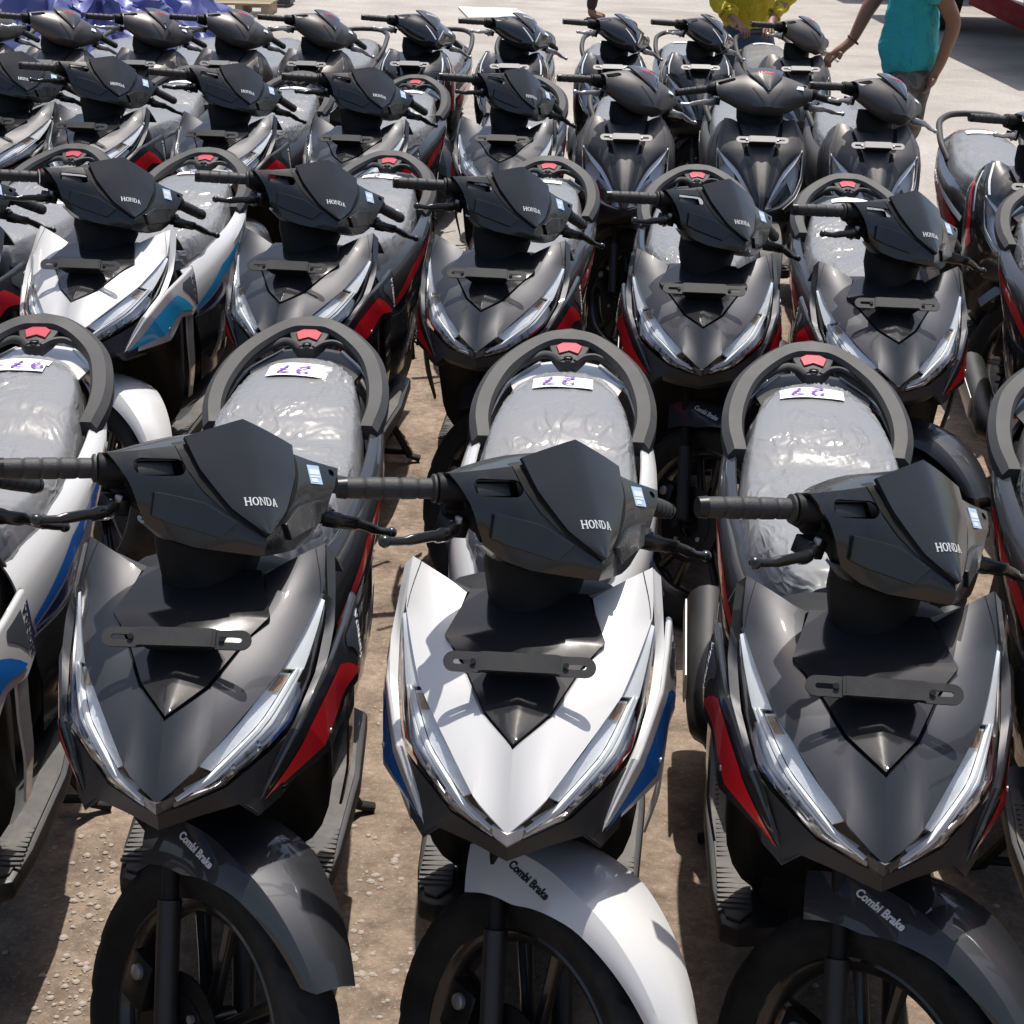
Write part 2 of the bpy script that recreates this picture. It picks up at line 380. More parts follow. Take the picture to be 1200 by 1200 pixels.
def wheel(kit, y, steered, wid, nm, disc=True):
    c = (0, y, .25); mb = MB().mat('rubber'); seg = 120
    prof = [(-.62,.74),(-.80,.80),(-.98,.86),(-1.,.90),(-.92,.945),(-.72,.975),(-.45,.992),(-.15,1.0),(.15,1.),(.45,.992),(.72,.975),(.92,.945),(1.,.90),(.98,.86),(.80,.80),(.62,.74)]
    v = []; n = len(prof)
    for k in range(seg):
        a = 2*math.pi*k/seg
        for i, (ax, r) in enumerate(prof):
            rr = r
            if 4 <= i <= 6 and (k + (i-4)) % 6 in (0,): rr -= .032
            if 9 <= i <= 11 and (k + 3 + (11-i)) % 6 in (0,): rr -= .032
            if i in (7, 8) and (k//2) % 6 == 0 : rr -= .012
            v.append(Vector((ax*wid, y + .25*rr*math.cos(a), .25 + .25*rr*math.sin(a))))
    mb.add(v, [(k*n+i, k*n+i+1, ((k+1)%seg)*n+i+1, ((k+1)%seg)*n+i) for k in range(seg) for i in range(n-1)])
    W = kit.add(nm, mb.mesh('tyre', 40), steered)
    # rim with five pairs of spokes
    rb = MB().mat('rim_black')
    rb.lathe([(-.62*wid,.188),(-.66*wid,.182),(-.5*wid,.172),(-.3*wid,.166),(.3*wid,.166),(.5*wid,.172),(.66*wid,.182),(.62*wid,.188)], c, seg=64)
    rb.lathe([(-.032,.0),(-.032,.034),(.032,.034),(.032,.0)], c, seg=20)
    for k in range(5):
        for dl in (-.12, .12):
            a = 2*math.pi*k/5 + dl; b = 2*math.pi*k/5 + dl*1.7
            p = [V(0, y+.03*math.cos(a), .25+.03*math.sin(a)), V(0, y+.10*math.cos(b), .25+.10*math.sin(b)), V(0, y+.172*math.cos(b), .25+.172*math.sin(b))]
            rb.tube(p, [(.014,.011),(.011,.008),(.013,.010)], 8, flat=(1,0,0))
    kit.add('rim', rb.mesh('rim', 40), steered, W)
    if disc:
        d = MB().mat('bolt_dark'); dc = (-.05, y, .25)
        d.lathe([(-.0015,.062),(-.0015,.092),(.0015,.092),(.0015,.062)], dc, seg=48, closed=True)
        d.mat('bolt_dark').lathe([(-.003,.03),(-.003,.064),(.003,.064),(.003,.03)], dc, seg=32, closed=True)
        for k in range(4):
            a = k*math.pi/2+.4; d.mat('steel').lathe([(-.006,.0),(-.006,.006),(.0,.006)], (-.054, y+.05*math.cos(a), .25+.05*math.sin(a)), seg=8)
        kit.add('brake_disc', d.mesh('disc', 35), steered, W)

def loft_body(stations, m, name, seg=24, pw=2.6, angle=40):
    """stations: (y, halfwidth, z0, z1)"""
    rs = []
    for y, hw, z0, z1 in stations:
        r = []
        for k in range(seg):
            a = 2*math.pi*k/seg; c, s_ = math.cos(a), math.sin(a)
            r.append(V(hw*math.copysign(abs(c)**(2/pw), c), y, (z0+z1)/2 + (z1-z0)/2*math.copysign(abs(s_)**(2/pw), s_)))
        rs.append(r)
    return MB().mat(m).rings(rs).mesh(name, angle)

def seat_ring(y, hw, zt, zb, n=21, crown=.02, seed=0, wr=0.):
    out = []
    for k in range(n):
        t = -1 + 2*k/(n-1); s_ = abs(t)
        x = hw*math.sin(t*math.pi/2*1.02)/math.sin(math.pi/2*1.02)
        if s_ < .72: z = zt - crown*(s_/.72)**2
        else:
            q = (s_-.72)/.28; z = (zt-crown) - (zt-crown-zb)*(q**1.25); 
        p = V(x*(1+.06*max(0,(s_-.72)/.28)), y, z)
        out.append(p)
    return out
SEAT_A = [(.57,.055,.735,.70),(.60,.075,.752,.69),(.68,.105,.762,.685),(.78,.130,.765,.69),(.90,.140,.766,.70),(1.00,.138,.772,.71),(1.06,.134,.790,.715),(1.12,.130,.805,.72),(1.22,.120,.812,.73),(1.30,.104,.818,.75),(1.36,.080,.818,.765),(1.385,.055,.808,.775)]
def seat_at(st, y):
    for a, b in zip(st, st[1:]):
        if a[0] <= y <= b[0]:
            t = (y-a[0])/(b[0]-a[0]); t2 = t*t*(3-2*t)*.5+t*.5; return tuple(a[i]+(b[i]-a[i])*(t2 if i else t) for i in range(4))
    return st[-1]
def seat_mesh(st, m, name, grow=0., ny=26, wr=0., seed=0, n=21, sag=0.):
    y0, y1 = st[0][0]-grow, st[-1][0]+grow*.5; rs = []
    for i in range(ny+1):
        y = y0 + (y1-y0)*i/ny; _, hw, zt, zb = seat_at(st, min(max(y, st[0][0]), st[-1][0]))
        r = seat_ring(y, hw+grow, zt+grow, zb-grow*.5-sag, n)
        rs.append(r)
    if wr:
        for r in rs:
            for k, p in enumerate(r):
                q = V(p.x*9+seed*5.3, p.y*6+p.x*3, p.z*9+seed)
                m1 = max(0, noise.noise(V(p.x*7+seed*9, p.y*7, 1.7))+.15); m2 = max(0, noise.noise(V(p.x*6, p.y*6+seed*7, 8.2))+.1)
                wx = .02*noise.noise(V(p.x*18, p.y*18, seed)); X, Y = p.x+wx, p.y+wx
                a = 1-abs(noise.noise(V(X*13+Y*10+seed, Y*66-X*34, seed*3.1))); b = 1-abs(noise.noise(V(X*70+Y*24, Y*13-X*9, seed*1.3+5))); c = 1-abs(noise.noise(V(X*11, Y*11, seed*2.2)))
                d = wr*((a**8)*2.6*(m1+.05) + (b**8)*2.2*(m2+.03))
                edge = abs(k/(n-1)*2-1)
                nn = V(p.x*2.2, 0, .25).normalized() if edge > .7 else V(0,0,1)
                r[k] = p + nn*d*(1 if edge < .6 else max(.25, 1-2*(edge-.6)))
    mb = MB().mat(m); mb.rings(rs, closed=False)
    for r, fl in ((rs[0], 0), (rs[-1], 1)):
        c = sum(r, Vector())/len(r); c.z = r[0].z; k = len(r)
        mb.add(r+[c], [(i, i+1, k) for i in range(k-1)] + [(k-1, 0, k)])
    return mb.mesh(name, 60)

def paper_mesh(st, y, x, rz, w_, d_, name='paper', m='paper', zoff=.0078, under=0):
    n, q = 10, 6; c, s_ = math.cos(rz), math.sin(rz); v = []
    for i in range(n+1):
        for j in range(q+1):
            a, b = (i/n-.5)*w_, (j/q-.5)*d_; px, py = x+c*a-s_*b, y+s_*a+c*b
            _, hw, zt, zb = seat_at(st, py); t = min(.72, abs(math.asin(min(1, abs(px)/hw*math.sin(math.pi/2*1.02)))/(math.pi/2*1.02)))
            z = zt-.02*(t/.72)**2+zoff + .0012*noise.noise(V(px*20, py*24, y*7)); v.append(V(px, py, z))
    return MB().mat(m).add(v, [(i*(q+1)+j, (i+1)*(q+1)+j, (i+1)*(q+1)+j+1, i*(q+1)+j+1) for i in range(n) for j in range(q)]).mesh(name, 0)
GLY = {'2': [[(.05,.75),(.2,.95),(.55,.98),(.8,.8),(.75,.6),(.4,.3),(.05,.08),(.35,.02),(.9,.1)]],
       '7': [[(.05,.9),(.5,.94),(.9,.92),(.6,.5),(.35,0)], [(.25,.45),(.85,.5)]],
       '9': [[(.8,.8),(.5,.97),(.15,.8),(.2,.55),(.55,.5),(.8,.75),(.75,.4),(.4,.02)]],
       'x': [[(.05,.85),(.5,.5),(.95,.1)], [(.95,.8),(.5,.45),(.1,.2),(.3,.02),(.9,.1)]],
       '-': [[(.1,.45),(.9,.5)]]}
def ink_mesh(st, y, x, rz, txt, h, name='handwriting', wd=.005, m='ink'):
    """handwriting that faces the rider side: turned by 180 degrees"""
    mb = MB().mat(m); c, s_ = math.cos(rz+math.pi), math.sin(rz+math.pi); W = h*.95*len(txt)
    for k, ch in enumerate(txt):
        for st_ in GLY[ch]:
            P = catm([(p[0]*h*.75 + k*h*.95 - W/2, p[1]*h-h/2, 0) for p in st_], 4); v = []
            for i, p in enumerate(P):
                t = (P[min(i+1,len(P)-1)]-P[max(i-1,0)]).normalized(); nn = V(-t.y, t.x, 0)*wd/2*(.7+.5*abs(math.sin(i*.5)))
                for q in (p+nn, p-nn):
                    px, py = x+c*q.x-s_*q.y, y+s_*q.x+c*q.y
                    _, hw, zt, zb = seat_at(st, py); tt = min(.72, abs(math.asin(min(1, abs(px)/hw*math.sin(math.pi/2*1.02)))/(math.pi/2*1.02)))
                    v.append(V(px, py, zt-.02*(tt/.72)**2+.0102))
            mb.add(v, [(2*i, 2*i+1, 2*i+3, 2*i+2) for i in range(len(P)-1)])
    return mb.mesh(name, 0, merge=0)

def chassis(kit, floor_hw=.19):
    """wheels, fork, engine, floor: common to both scooter kinds"""
    wheel(kit, -.010, True, .043, 'front_tyre')
    wheel(kit, 1.28, False, .052, 'rear_tyre', disc=False)
    def rot_ax(x, y, z): return V(x, y, z)
    for sx in (-1, 1):
        f = MB().mat('plastic_black').tube([V(sx*.066, .0, .25), V(sx*.064, .052, .37), V(sx*.062, .074, .42)], [.016,.0165,.0165], 14)
        f.mat('inner_black').tube([V(sx*.062, .074, .42), V(sx*.060, .165, .63)], .012, 12)
        f.mat('bolt_dark').tube([V(sx*.050, -.005, .25), V(sx*.100, -.005, .25)], .012, 8)
        kit.add('fork_leg', f.mesh('fork', 40), True)
    b = MB().mat('bolt_dark').box((-.055, .085, .285), (.016, .026, .036)).mat('steel').tube([V(-.078,.085,.30), V(-.04,.085,.30)], .012, 10)
    kit.add('brake_caliper', b.mesh('caliper', 35, bevel=.004), True)
    kit.add('steering_column', MB().mat('inner_black').tube([V(0,.20,.66), V(0,.245,.77), V(0,.262,.82), V(0,.275,.86), V(0,.285,.90)], [(.036,.036),(.050,.040),(.072,.046),(.088,.046),(.090,.040)], 24, flat=(1,0,0)).mesh('column', 50), True)
    # floor, tunnel, under-body
    kit.add('engine', loft_body([(.80,.05,.22,.40),(.90,.10,.17,.44),(1.15,.12,.18,.42),(1.32,.10,.19,.36),(1.40,.06,.2,.30)], 'inner_black', 'engine'))
    kit.add('frame_cover', loft_body([(.36,.10,.26,.40),(.50,.13,.22,.30),(.80,.13,.20,.34),(.92,.10,.22,.50)], 'inner_black', 'frame_cover'))
    e = MB().mat('plastic_black').tube(catm([V(-.13,.95,.22), V(-.16,1.05,.23), V(-.17,1.2,.26), V(-.17,1.45,.31)], 4), [.03]*4+[.045]*9, 14)
    e.mat('alu').tube([V(-.215,1.12,.27), V(-.218,1.38,.315)], [(.004,.035),(.004,.035)], 10, flat=(1,0,0)); kit.add('exhaust', e.mesh('exhaust', 45))
    st = MB().mat('inner_black')
    for sx in (-1, 1): st.tube([V(sx*.07,.92,.20), V(sx*.14,1.00,.02), V(sx*.17,1.01,.008)], .011, 8)
    st.tube([V(-.14,1.0,.03), V(.14,1.0,.03)], .009, 8); kit.add('centre_stand', st.mesh('stand', 40))
    kit.add('rear_mudguard', MB().mat('plastic_black').surf(Surf([[(-.07,1.32,.53),(-.07,1.45,.50),(-.07,1.56,.40),(-.07,1.61,.30)],[(0,1.33,.55),(0,1.46,.52),(0,1.57,.41),(0,1.62,.30)],[(.07,1.32,.53),(.07,1.45,.50),(.07,1.56,.40),(.07,1.61,.30)]], out=(0,1,.5)), 3, 2, thick=.004).mesh('mudguard', 40))
    for sx in (-1, 1):
        sp = MB().mat('inner_black').tube([V(sx*.10,1.28,.25), V(sx*.09,1.20,.56)], .012, 8)
        pts = [V(sx*.098,1.265,.30) + V(-sx*.008,-.06,.22)*(i/60) + V(.024*math.cos(i*.9),.024*math.sin(i*.9),0) for i in range(61)]
        sp.mat('bolt_dark').tube(pts, .004, 6); kit.add('shock_absorber', sp.mesh('shock', 60))
    for sx in (-1, 1):
        fl = MB().mat('plastic_black')
        out = [V(sx*.055,.315,.292), V(sx*.135,.300,.290), V(sx*.160,.312,.290), V(sx*.172,.40,.292), V(sx*.182,.62,.30), V(sx*.178,.80,.33), V(sx*.11,.84,.34), V(sx*.055,.80,.305)]
        fl.prism(out, (0,0,-.035)); F = kit.add('floorboard', fl.mesh('floorboard', 30, bevel=.006))
        mt = MB().mat('floor_rubber'); inn = [V(sx*.112,.345,.2935), V(sx*.132,.315,.2925), V(sx*.152,.325,.292), V(sx*.163,.40,.294), V(sx*.172,.62,.3015), V(sx*.165,.76,.322), V(sx*.122,.74,.312)]
        mt.prism(inn, (0,0,.004))
        for i in range(26):
            y = .345+.013*i + (.02 if i > 8 else 0) + (.02 if i > 17 else 0)
            for x0 in (.127, .152):
                if y > .72: continue
                z = .2985 + max(0, (y-.40))*.03 + max(0, y-.62)*.10
                mt.box((sx*x0, y, z), (.0125, .0032, .0022))
        kit.add('floor_mat', mt.mesh('floor_mat', 30), False, F)
    return kit

def head_controls(kit, gs=(.197,.300,.955), ge=(.300,.347,.930), lever='satin_black', ball=(.300,.244,.901)):
    for sx in (-1, 1):
        fx = lambda p: V(sx*p[0], p[1], p[2]); a, b = fx(gs), fx(ge); d = (b-a)
        g = MB().mat('grip_rubber'); n = 40; pts = [a+d*(i/n) for i in range(n+1)]
        rr = []
        for i in range(n+1):
            t = i/n; r = .0133 + .0012*math.sin(t*3.1); 
            if i in (8,16,24,32): r -= .0016
            if i <= 1: r = .019
            rr.append(r)
        g.tube(pts, rr, 18); G = kit.add('grip', g.mesh('grip', 50), True)
        e = MB().mat('bolt_dark').tube([b, b+d.normalized()*.012], [.0145,.013], 16); kit.add('grip_end', e.mesh('grip_end', 40), True, G)
        h = MB().mat('inner_black').tube([a-d*.45, a-d*.02], [(.018,.018),(.021,.021)], 14); h.box(a-d*.25+V(0,.006,-.016), (.018,.014,.012)); kit.add('switch_housing', h.mesh('switch', 40, bevel=.003), True)
        p0 = V(sx*.178,.264,.912); B = fx(ball); mid = p0.lerp(B, .45)+V(0,-.016,.006)
        l = MB().mat(lever).tube(catm([p0, p0.lerp(mid,.5)+V(0,-.008,.002), mid, mid.lerp(B,.55)+V(0,.001,-.003), B], 5), [(.014,.007)]*4+[(.012,.0065)]*5+[(.0085,.0055)]*6+[(.0062,.005)]*6, 10, flat=(0,.3,-1))
        for k in range(1):
            l.lathe([(-.0085,.0),(-.0075,.004),(-.0045,.0072),(0,.0085),(.0045,.0072),(.0075,.004),(.0085,.0)], B, seg=12)
        kit.add('brake_lever', l.mesh('lever', 50), True)
        c = MB().mat('bolt_dark').box(p0+V(-sx*.004,.008,.004), (.017,.014,.012)).mat('steel').tube([p0+V(0,-.004,.012), p0+V(0,-.004,.022)], .0055, 8); kit.add('lever_mount', c.mesh('mount', 35, bevel=.003), True)

def plate_bracket(kit, y=.056, z=.819, m='plastic_black', hw=.091, up=V(0,.62,.62), proud=.004):
    xd = V(1,0,0); yd = up.normalized(); nd = xd.cross(yd)      # faces the front and up
    if nd.z < 0: nd = -nd
    mb = MB().mat(m)
    for sx in (-1, 1):
        c = V(sx*(hw-.024), y, z); o = stadium(c, xd, yd, .024+.006, .0135); i_ = stadium(c+V(sx*.004,0,0), xd, yd, .0135, .0036)
        n = len(o)
        for off, fl in ((0, False), (-.003, True)):
            v = [p+nd*off for p in o+i_]; f = [(k, (k+1)%n, n+(k+1)%n, n+k) for k in range(n)]
            mb.add(v, [q[::-1] for q in f] if fl else f)
        for L_ in (o, i_): mb.add(L_+[p-nd*.003 for p in L_], [(k, (k+1)%n, n+(k+1)%n, n+k) for k in range(n)])
        mb.mat('steel' if m != 'plastic_black' else 'bolt_dark').tube([c+V(-sx*.008,0,0)-nd*.002, c+V(-sx*.008,0,0)+nd*.003], .004, 8).mat(m)
    a = hw-.044
    M3 = Matrix((xd, yd, nd)).transposed()
    mb.box(V(0,y,z)+nd*proud, (a, .0125, .0032), M3)
    for sx in (-1, 1): mb.box(V(sx*a,y,z)+nd*.001, (.004,.0125,.0045), M3)
    mb.mat('inner_black')
    mb.prism([V(-.060,y+.002,z-.006), V(.060,y+.002,z-.006), V(.040,y+.014,z-.024), V(-.040,y+.014,z-.024)], (0,.030,-.006))
    kit.add('plate_bracket', mb.mesh('bracket', 30))

# ================================================================== kind A: sharp V-nosed scooter
def build_A():
    k = Kit(); chassis(k)
    # ---- painted V panel
    inn = [(.086,.249,.829),(.101,.160,.800),(.081,.117,.787),(.046,.028,.762),(0,-.040,.749)]
    outr = [(.166,.293,.861),(.168,.236,.810),(.131,.094,.762),(.045,-.074,.702),(0,-.104,.668)]
    SP = Surf([inn, outr], sm=.35, bulge=.0025, out=(0,-.4,1))
    mb = MB().mat('PAINT').surf(SP, 6, 5, thick=.004); mb.mirror(); fp = k.add('front_panel', mb.mesh('front_panel', 24))
    ch = Surf([[SP.P(2+.25*i, 0) for i in range(9)], [SP.P(2+.25*i, 0)+V(-.0045 if i < 8 else 0, .0035, -.0035) for i in range(9)]], sm=0, out=(-.3,.2,1))
    k.add('panel_lip', MB().mat('PAINT').surf(ch, 1, 1, off=.0004, thick=.002).mirror().mesh('lip', 20), False, fp)
    for sx in (1, -1):
        d = MB().mat('inner_black').quad_uv(SP, [(.0,.83),(1.0,.955),(1.0,.968),(.0,.845)], off=.0005, n=10, m=1)
        if sx == -1: d.flipx()
        k.add('seam', d.mesh('seam', 0, merge=0, fixn=False), False, fp)
    # beak tip
    mb = MB().mat('PAINT').surf(Surf([[(0,-.107,.670),(.020,-.090,.672)],[(0,-.108,.655),(.018,-.090,.657)],[(0,-.098,.646),(.012,-.088,.648)]], sm=0, out=(0.3,-1,0)), 2, 2, thick=.004).mirror()
    k.add('beak', mb.mesh('beak', 24), False, fp)
    # ---- glossy centre garnish
    ctr = [(0,.262,.832),(0,.160,.816),(0,.115,.803),(0,.030,.775),(0,-.033,.753)]
    edg = [(.080,.256,.832),(.106,.158,.808),(.077,.116,.789),(.042,.030,.7655),(.0,-.033,.753)]
    mb = MB().mat('gloss_black').surf(Surf([ctr, edg], sm=0, bulge=.0005, out=(0,-.3,1)), 5, 4, thick=.012).mirror()
    k.add('centre_garnish', mb.mesh('garnish', 20))
    plate_bracket(k)
    # ---- headlights
    hin = [(.166,.237,.809),(.150,.170,.784),(.130,.094,.761),(.087,.004,.730),(.045,-.074,.701),(.004,-.102,.665)]
    hou = [(.173,.236,.800),(.171,.205,.768),(.164,.146,.733),(.144,.048,.699),(.074,-.041,.661),(.006,-.100,.652)]
    for sx in (1, -1):
        SH = Surf([hin, hou], sm=.35, bulge=.004, out=(.5,-1,.5))
        h = MB().mat('bezel').surf(Surf([hin, hou], sm=.35, out=(.5,-1,.5)), 6, 4, off=-.022)          # back shell
        for off, vv in ((-.0005, 0), (-.0005, 1)):
            pass
        def rail(v0, v1, o0, m, u0=0., u1=5., thick=.006):
            S2 = Surf([[SH.P(u0+(u1-u0)*i/12, v0) for i in range(13)], [SH.P(u0+(u1-u0)*i/12, v1) for i in range(13)]], sm=0, out=(.5,-1,.5))
            h.mat(m).surf(S2, 1, 2, off=o0, thick=thick)
        hb = h
        if sx == -1: hb.flipx()
        H = k.add('headlight', hb.mesh('headlight_shell', 40))
        # reflector pieces, light strip, lamp bowls
        h = MB(); rail(.06, .40, -.008, 'reflector', 2.05, 3.9); rail(.66, .94, -.010, 'reflector', 2.2, 4.5); rail(.90, .99, -.001, 'chrome', .2, 4.8)
        if sx == -1: h.flipx()
        k.add('reflector', h.mesh('reflector', 40), False, H)
        h = MB(); rail(.06, .66, -.0025, 'drl', .10, 1.98); rail(.44, .52, -.0015, 'drl', 1.98, 4.7); rail(.57, .63, -.0015, 'drl', 1.98, 4.4); 
        if sx == -1: h.flipx()
        k.add('light_strip', h.mesh('light_strip', 40), False, H)
        h = MB()
        for u, v, r in ((3.4,.78,.012),(3.8,.76,.011)):
            c = SH.P(u, v, -.010); n_ = SH.nrm(u, v); M_ = frame(c, n_.orthogonal(), n_.cross(n_.orthogonal()))
            b = MB().mat('chrome').lathe([(-.006,.0),(-.005,r*.5),(0,r*.85),(.004,r)], (0,0,0), 'Z', 16); b.mat('clear_lens').lathe([(.004,r*.6),(.008,r*.4),(.010,0)], (0,0,0), 'Z', 12); b.xf(M_)
            for m_ in b.mats: pass
            o0 = len(h.v); 
            for fi, q in enumerate(b.f): h.mat(b.mats[b.m[fi]]); h.f.append(tuple(i+o0 for i in q)); h.m.append(h.cur)
            h.v += b.v
        if sx == -1: h.flipx()
        k.add('lamp', h.mesh('lamp', 40), False, H)
        h = MB(); rail(.14, .34, -.006, 'amber', 2.1, 2.4)
        if sx == -1: h.flipx()
        k.add('turn_signal', h.mesh('turn_signal', 40), False, H)
        h = MB().mat('clear_lens').surf(SH, 6, 4, off=.0005)
        if sx == -1: h.flipx()
        k.add('lens', h.mesh('lens', 40), False, H)
    # ---- side fairings
    c0 = [(.167,.290,.860),(.175,.237,.800),(.173,.205,.767),(.167,.146,.731),(.147,.048,.697),(.110,-.011,.620)]
    c1 = [(.178,.300,.845),(.183,.262,.805),(.186,.215,.772),(.181,.165,.740),(.154,.055,.695),(.112,-.010,.618)]
    SF = Surf([c0, c1], sm=.3, out=(1,-.6,.2))
    bl0 = [(.194,.374,.752),(.190,.285,.746),(.181,.165,.737),(.152,.052,.695),(.111,-.011,.620)]
    bl1 = [(.200,.374,.744),(.196,.288,.738),(.187,.170,.730),(.158,.056,.690),(.112,-.0105,.619)]
    bl2 = [(.210,.366,.650),(.209,.312,.638),(.199,.235,.650),(.188,.150,.612),(.111,-.007,.613)]
    SB = Surf([bl0, bl1, bl2], sm=.25, bulge=.0015, out=(1,-.6,.2))
    tl = Surf([[(.196,.300,.66),(.198,.29,.58),(.194,.32,.49),(.178,.36,.40)],[(.199,.355,.68),(.200,.345,.58),(.195,.368,.49),(.180,.385,.40)]], sm=.5, out=(1,0,0))
    for sx in (1, -1):
        mb = MB().mat('PAINT').surf(SF, 6, 4, thick=.004)
        if sx == -1: mb.flipx()
        P_ = k.add('side_strip', mb.mesh('side_strip', 22))
        mb = MB().mat('PAINT').surf(SB, 6, 4, thick=.004)
        if sx == -1: mb.flipx()
        P_ = k.add('side_fairing', mb.mesh('side_fairing', 22))
        mb = MB().mat('PAINT').surf(tl, 5, 2, thick=.004)
        if sx == -1: mb.flipx()
        k.add('fairing_tail', mb.mesh('fairing_tail', 22), False, P_)
        d = MB().mat('DECAL1').quad_uv(SB, [(.80,1.86),(3.0,1.74),(2.9,1.16),(1.75,1.24)]).quad_uv(SB, [(3.0,1.74),(3.93,1.6),(3.93,1.35),(2.9,1.16)])
        if sx == -1: d.flipx()
        k.add('decal', d.mesh('decal1', 0, merge=0, fixn=False), False, P_)
        d = MB().mat('DECAL2').quad_uv(SB, [(.44,1.08),(.44,1.80),(1.28,1.20),(1.2,1.06)]).mat('DECAL3').quad_uv(SB, [(.01,1.97),(.10,1.97),(.10,1.10),(.01,1.10)])
        if sx == -1: d.flipx()
        k.add('decal', d.mesh('decal2', 0, merge=0, fixn=False), False, P_)
        q_ = SB.P(2.75,1.75,.001); n_ = SB.nrm(2.75,1.75); d = MB().mat('steel').lathe([(-.001,.0045),(.0015,.004),(.002,.0)], (0,0,0), 'Z', 10).xf(frame(q_, n_.orthogonal(), n_.cross(n_.orthogonal())))
        if sx == -1: d.flipx()
        k.add('screw', d.mesh('screw', 40), False, P_)
        a, b = SB.P(.26,1.05,.002), SB.P(.26,1.95,.002); n_ = SB.nrm(.3,1.5)
        if sx == 1: M_ = frame(a.lerp(b,.5), (a-b), n_.cross(a-b))
        else:
            mi = lambda q: V(-q.x,q.y,q.z); M_ = frame(mi(a.lerp(b,.5)), mi(a)-mi(b), mi(n_).cross(mi(a)-mi(b)))
        k.add('lettering', drape(slab_word('lettering_side', .0165, 'LETTER', M_), k.p[P_][1], M_.col[2].xyz), False, P_)
    # ---- black chin
    u_ = [(0,-.101,.651),(.030,-.078,.652),(.075,-.040,.657),(.105,.002,.668),(.146,.047,.690)]
    m_ = [(0,-.099,.628),(.045,-.062,.628),(.090,-.034,.630),(.112,-.022,.606),(.135,.030,.606)]
    l_ = [(0,-.03,.600),(.045,.0,.598),(.085,.03,.600),(.105,.05,.585),(.140,.10,.590)]
    mb = MB().mat('plastic_black').surf(Surf([u_, m_, l_], sm=0, out=(.1,-1,-.2)), 3, 3, thick=.004).mirror()
    k.add('chin_cover', mb.mesh('chin', 22))
    # ---- black leg shield that carries the front
    k.add('leg_shield', loft_body([(-.02,.055,.63,.715),(.06,.10,.60,.745),(.16,.145,.585,.775),(.26,.165,.54,.80),(.33,.168,.42,.815),(.375,.165,.30,.81),(.405,.14,.27,.79)], 'inner_black', 'leg_shield', 28, 4.0))
    # inner wings behind the panel's top edge
    wi = Surf([[(.086,.252,.828),(.125,.272,.843),(.168,.296,.858)],[(.075,.31,.80),(.125,.345,.80),(.185,.345,.80)]], sm=.2, bulge=.004, out=(0,.3,1))
    k.add('inner_cover', MB().mat('plastic_grey').surf(wi, 4, 3, thick=.004).mesh('inner_cover', 30)); k.add('inner_cover', MB().mat('plastic_grey').surf(wi, 4, 3, thick=.004).flipx().mesh('inner_cover', 30))
    # fins low on the fairing
    for sx in (1, -1):
        low = Surf([[(.142,.62,.55),(.166,.76,.545),(.172,.92,.560),(.165,1.06,.60)],[(.150,.64,.46),(.172,.76,.46),(.176,.90,.48),(.165,1.04,.53)],[(.135,.68,.35),(.155,.78,.36),(.160,.90,.39),(.150,1.0,.45)]], sm=.6, out=(1,0,0))
        fn = MB().mat('gloss_black').surf(low, 4, 3, thick=.004)
        if sx == -1: fn.flipx()
        LC = k.add('lower_side_cover', fn.mesh('low_cover', 30))
        for j in range(3):
            fn = MB().mat('decal_slate').quad_uv(low, [(.55+.33*j,1.55-.14*j),(.80+.33*j,1.60-.14*j),(1.45+.33*j,.35),(1.22+.33*j,.32)], off=.006, n=4, m=2)
            if sx == -1: fn.flipx()
            k.add('fin', fn.mesh('fin', 30, fixn=False), False, LC)
        continue
        if sx == -1: fn.flipx()
        k.add('side_fins', fn.mesh('fins', 30))
    # ---- fender (turns with the wheel)
    def arc(r, x, a0, a1, n=8, dr=None):
        o = []
        for i in range(n+1):
            t = i/n; a = R(a0+(a1-a0)*t); rr = r + (dr(t) if dr else 0); o.append((x(t) if callable(x) else x, -rr*math.cos(a), .25+rr*math.sin(a)))
        return o
    wd = lambda f: (lambda t: f*(.55+.45*min(1, t*2.4)))
    wd = lambda f: (lambda t: f*(.50+.50*min(1, t*2.0)))
    ce = arc(.308, 0., 44, 124, 10); sh = arc(.296, wd(.064), 43.5, 124, 10); sk = arc(.262, wd(.082), 46, 124, 10, lambda t: -.028*min(1, max(0, (t-.42)/.26))**1.3+.016*max(0, 1-t*2.2))
    SFe = Surf([ce, sh, sk], sm=.9, bulge=.002, out=(.3,-.3,1))
    fe = k.add('front_fender', MB().mat('PAINT').surf(SFe, 3, 4, thick=.003).mirror().mesh('fender', 24), True)
    for sx in (-1, 1):
        p0, p1 = SFe.P(8.2, 1.18, .0015), SFe.P(5.2, 1.62, .0015); n_ = SFe.nrm(6.7, 1.4)
        t = text_mesh('lettering_fender', 'Combi Brake', .0160, 'LETTER', .25, .0004, .0005)
        if sx == 1: M_ = frame(p0.lerp(p1,.5), p1-p0 if False else p0-p1, n_.cross(p0-p1))
        else:
            mi = lambda q: V(-q.x,q.y,q.z); M_ = frame(mi(p0.lerp(p1,.5)), mi(p1)-mi(p0), mi(n_).cross(mi(p1)-mi(p0)))
        k.add('lettering', drape(xmesh(t, M_), k.p[fe][1], M_.col[2].xyz), True, fe)
    # ---- handlebar cover
    r0 = [(0,.348,.998),(.05,.348,.993),(.09,.344,.985),(.14,.332,.975),(.192,.306,.968)]
    r1 = [(0,.277,1.032),(.05,.276,1.018),(.092,.275,1.005),(.14,.281,.993),(.196,.284,.983)]
    r2 = [(0,.164,.921),(.036,.186,.938),(.076,.217,.956),(.122,.240,.957),(.172,.254,.954)]
    r3 = [(0,.157,.894),(.045,.177,.891),(.085,.198,.888),(.118,.218,.892),(.145,.236,.905)]
    r4 = [(0,.228,.878),(.045,.236,.874),(.080,.249,.874),(.110,.260,.882),(.135,.270,.900)]
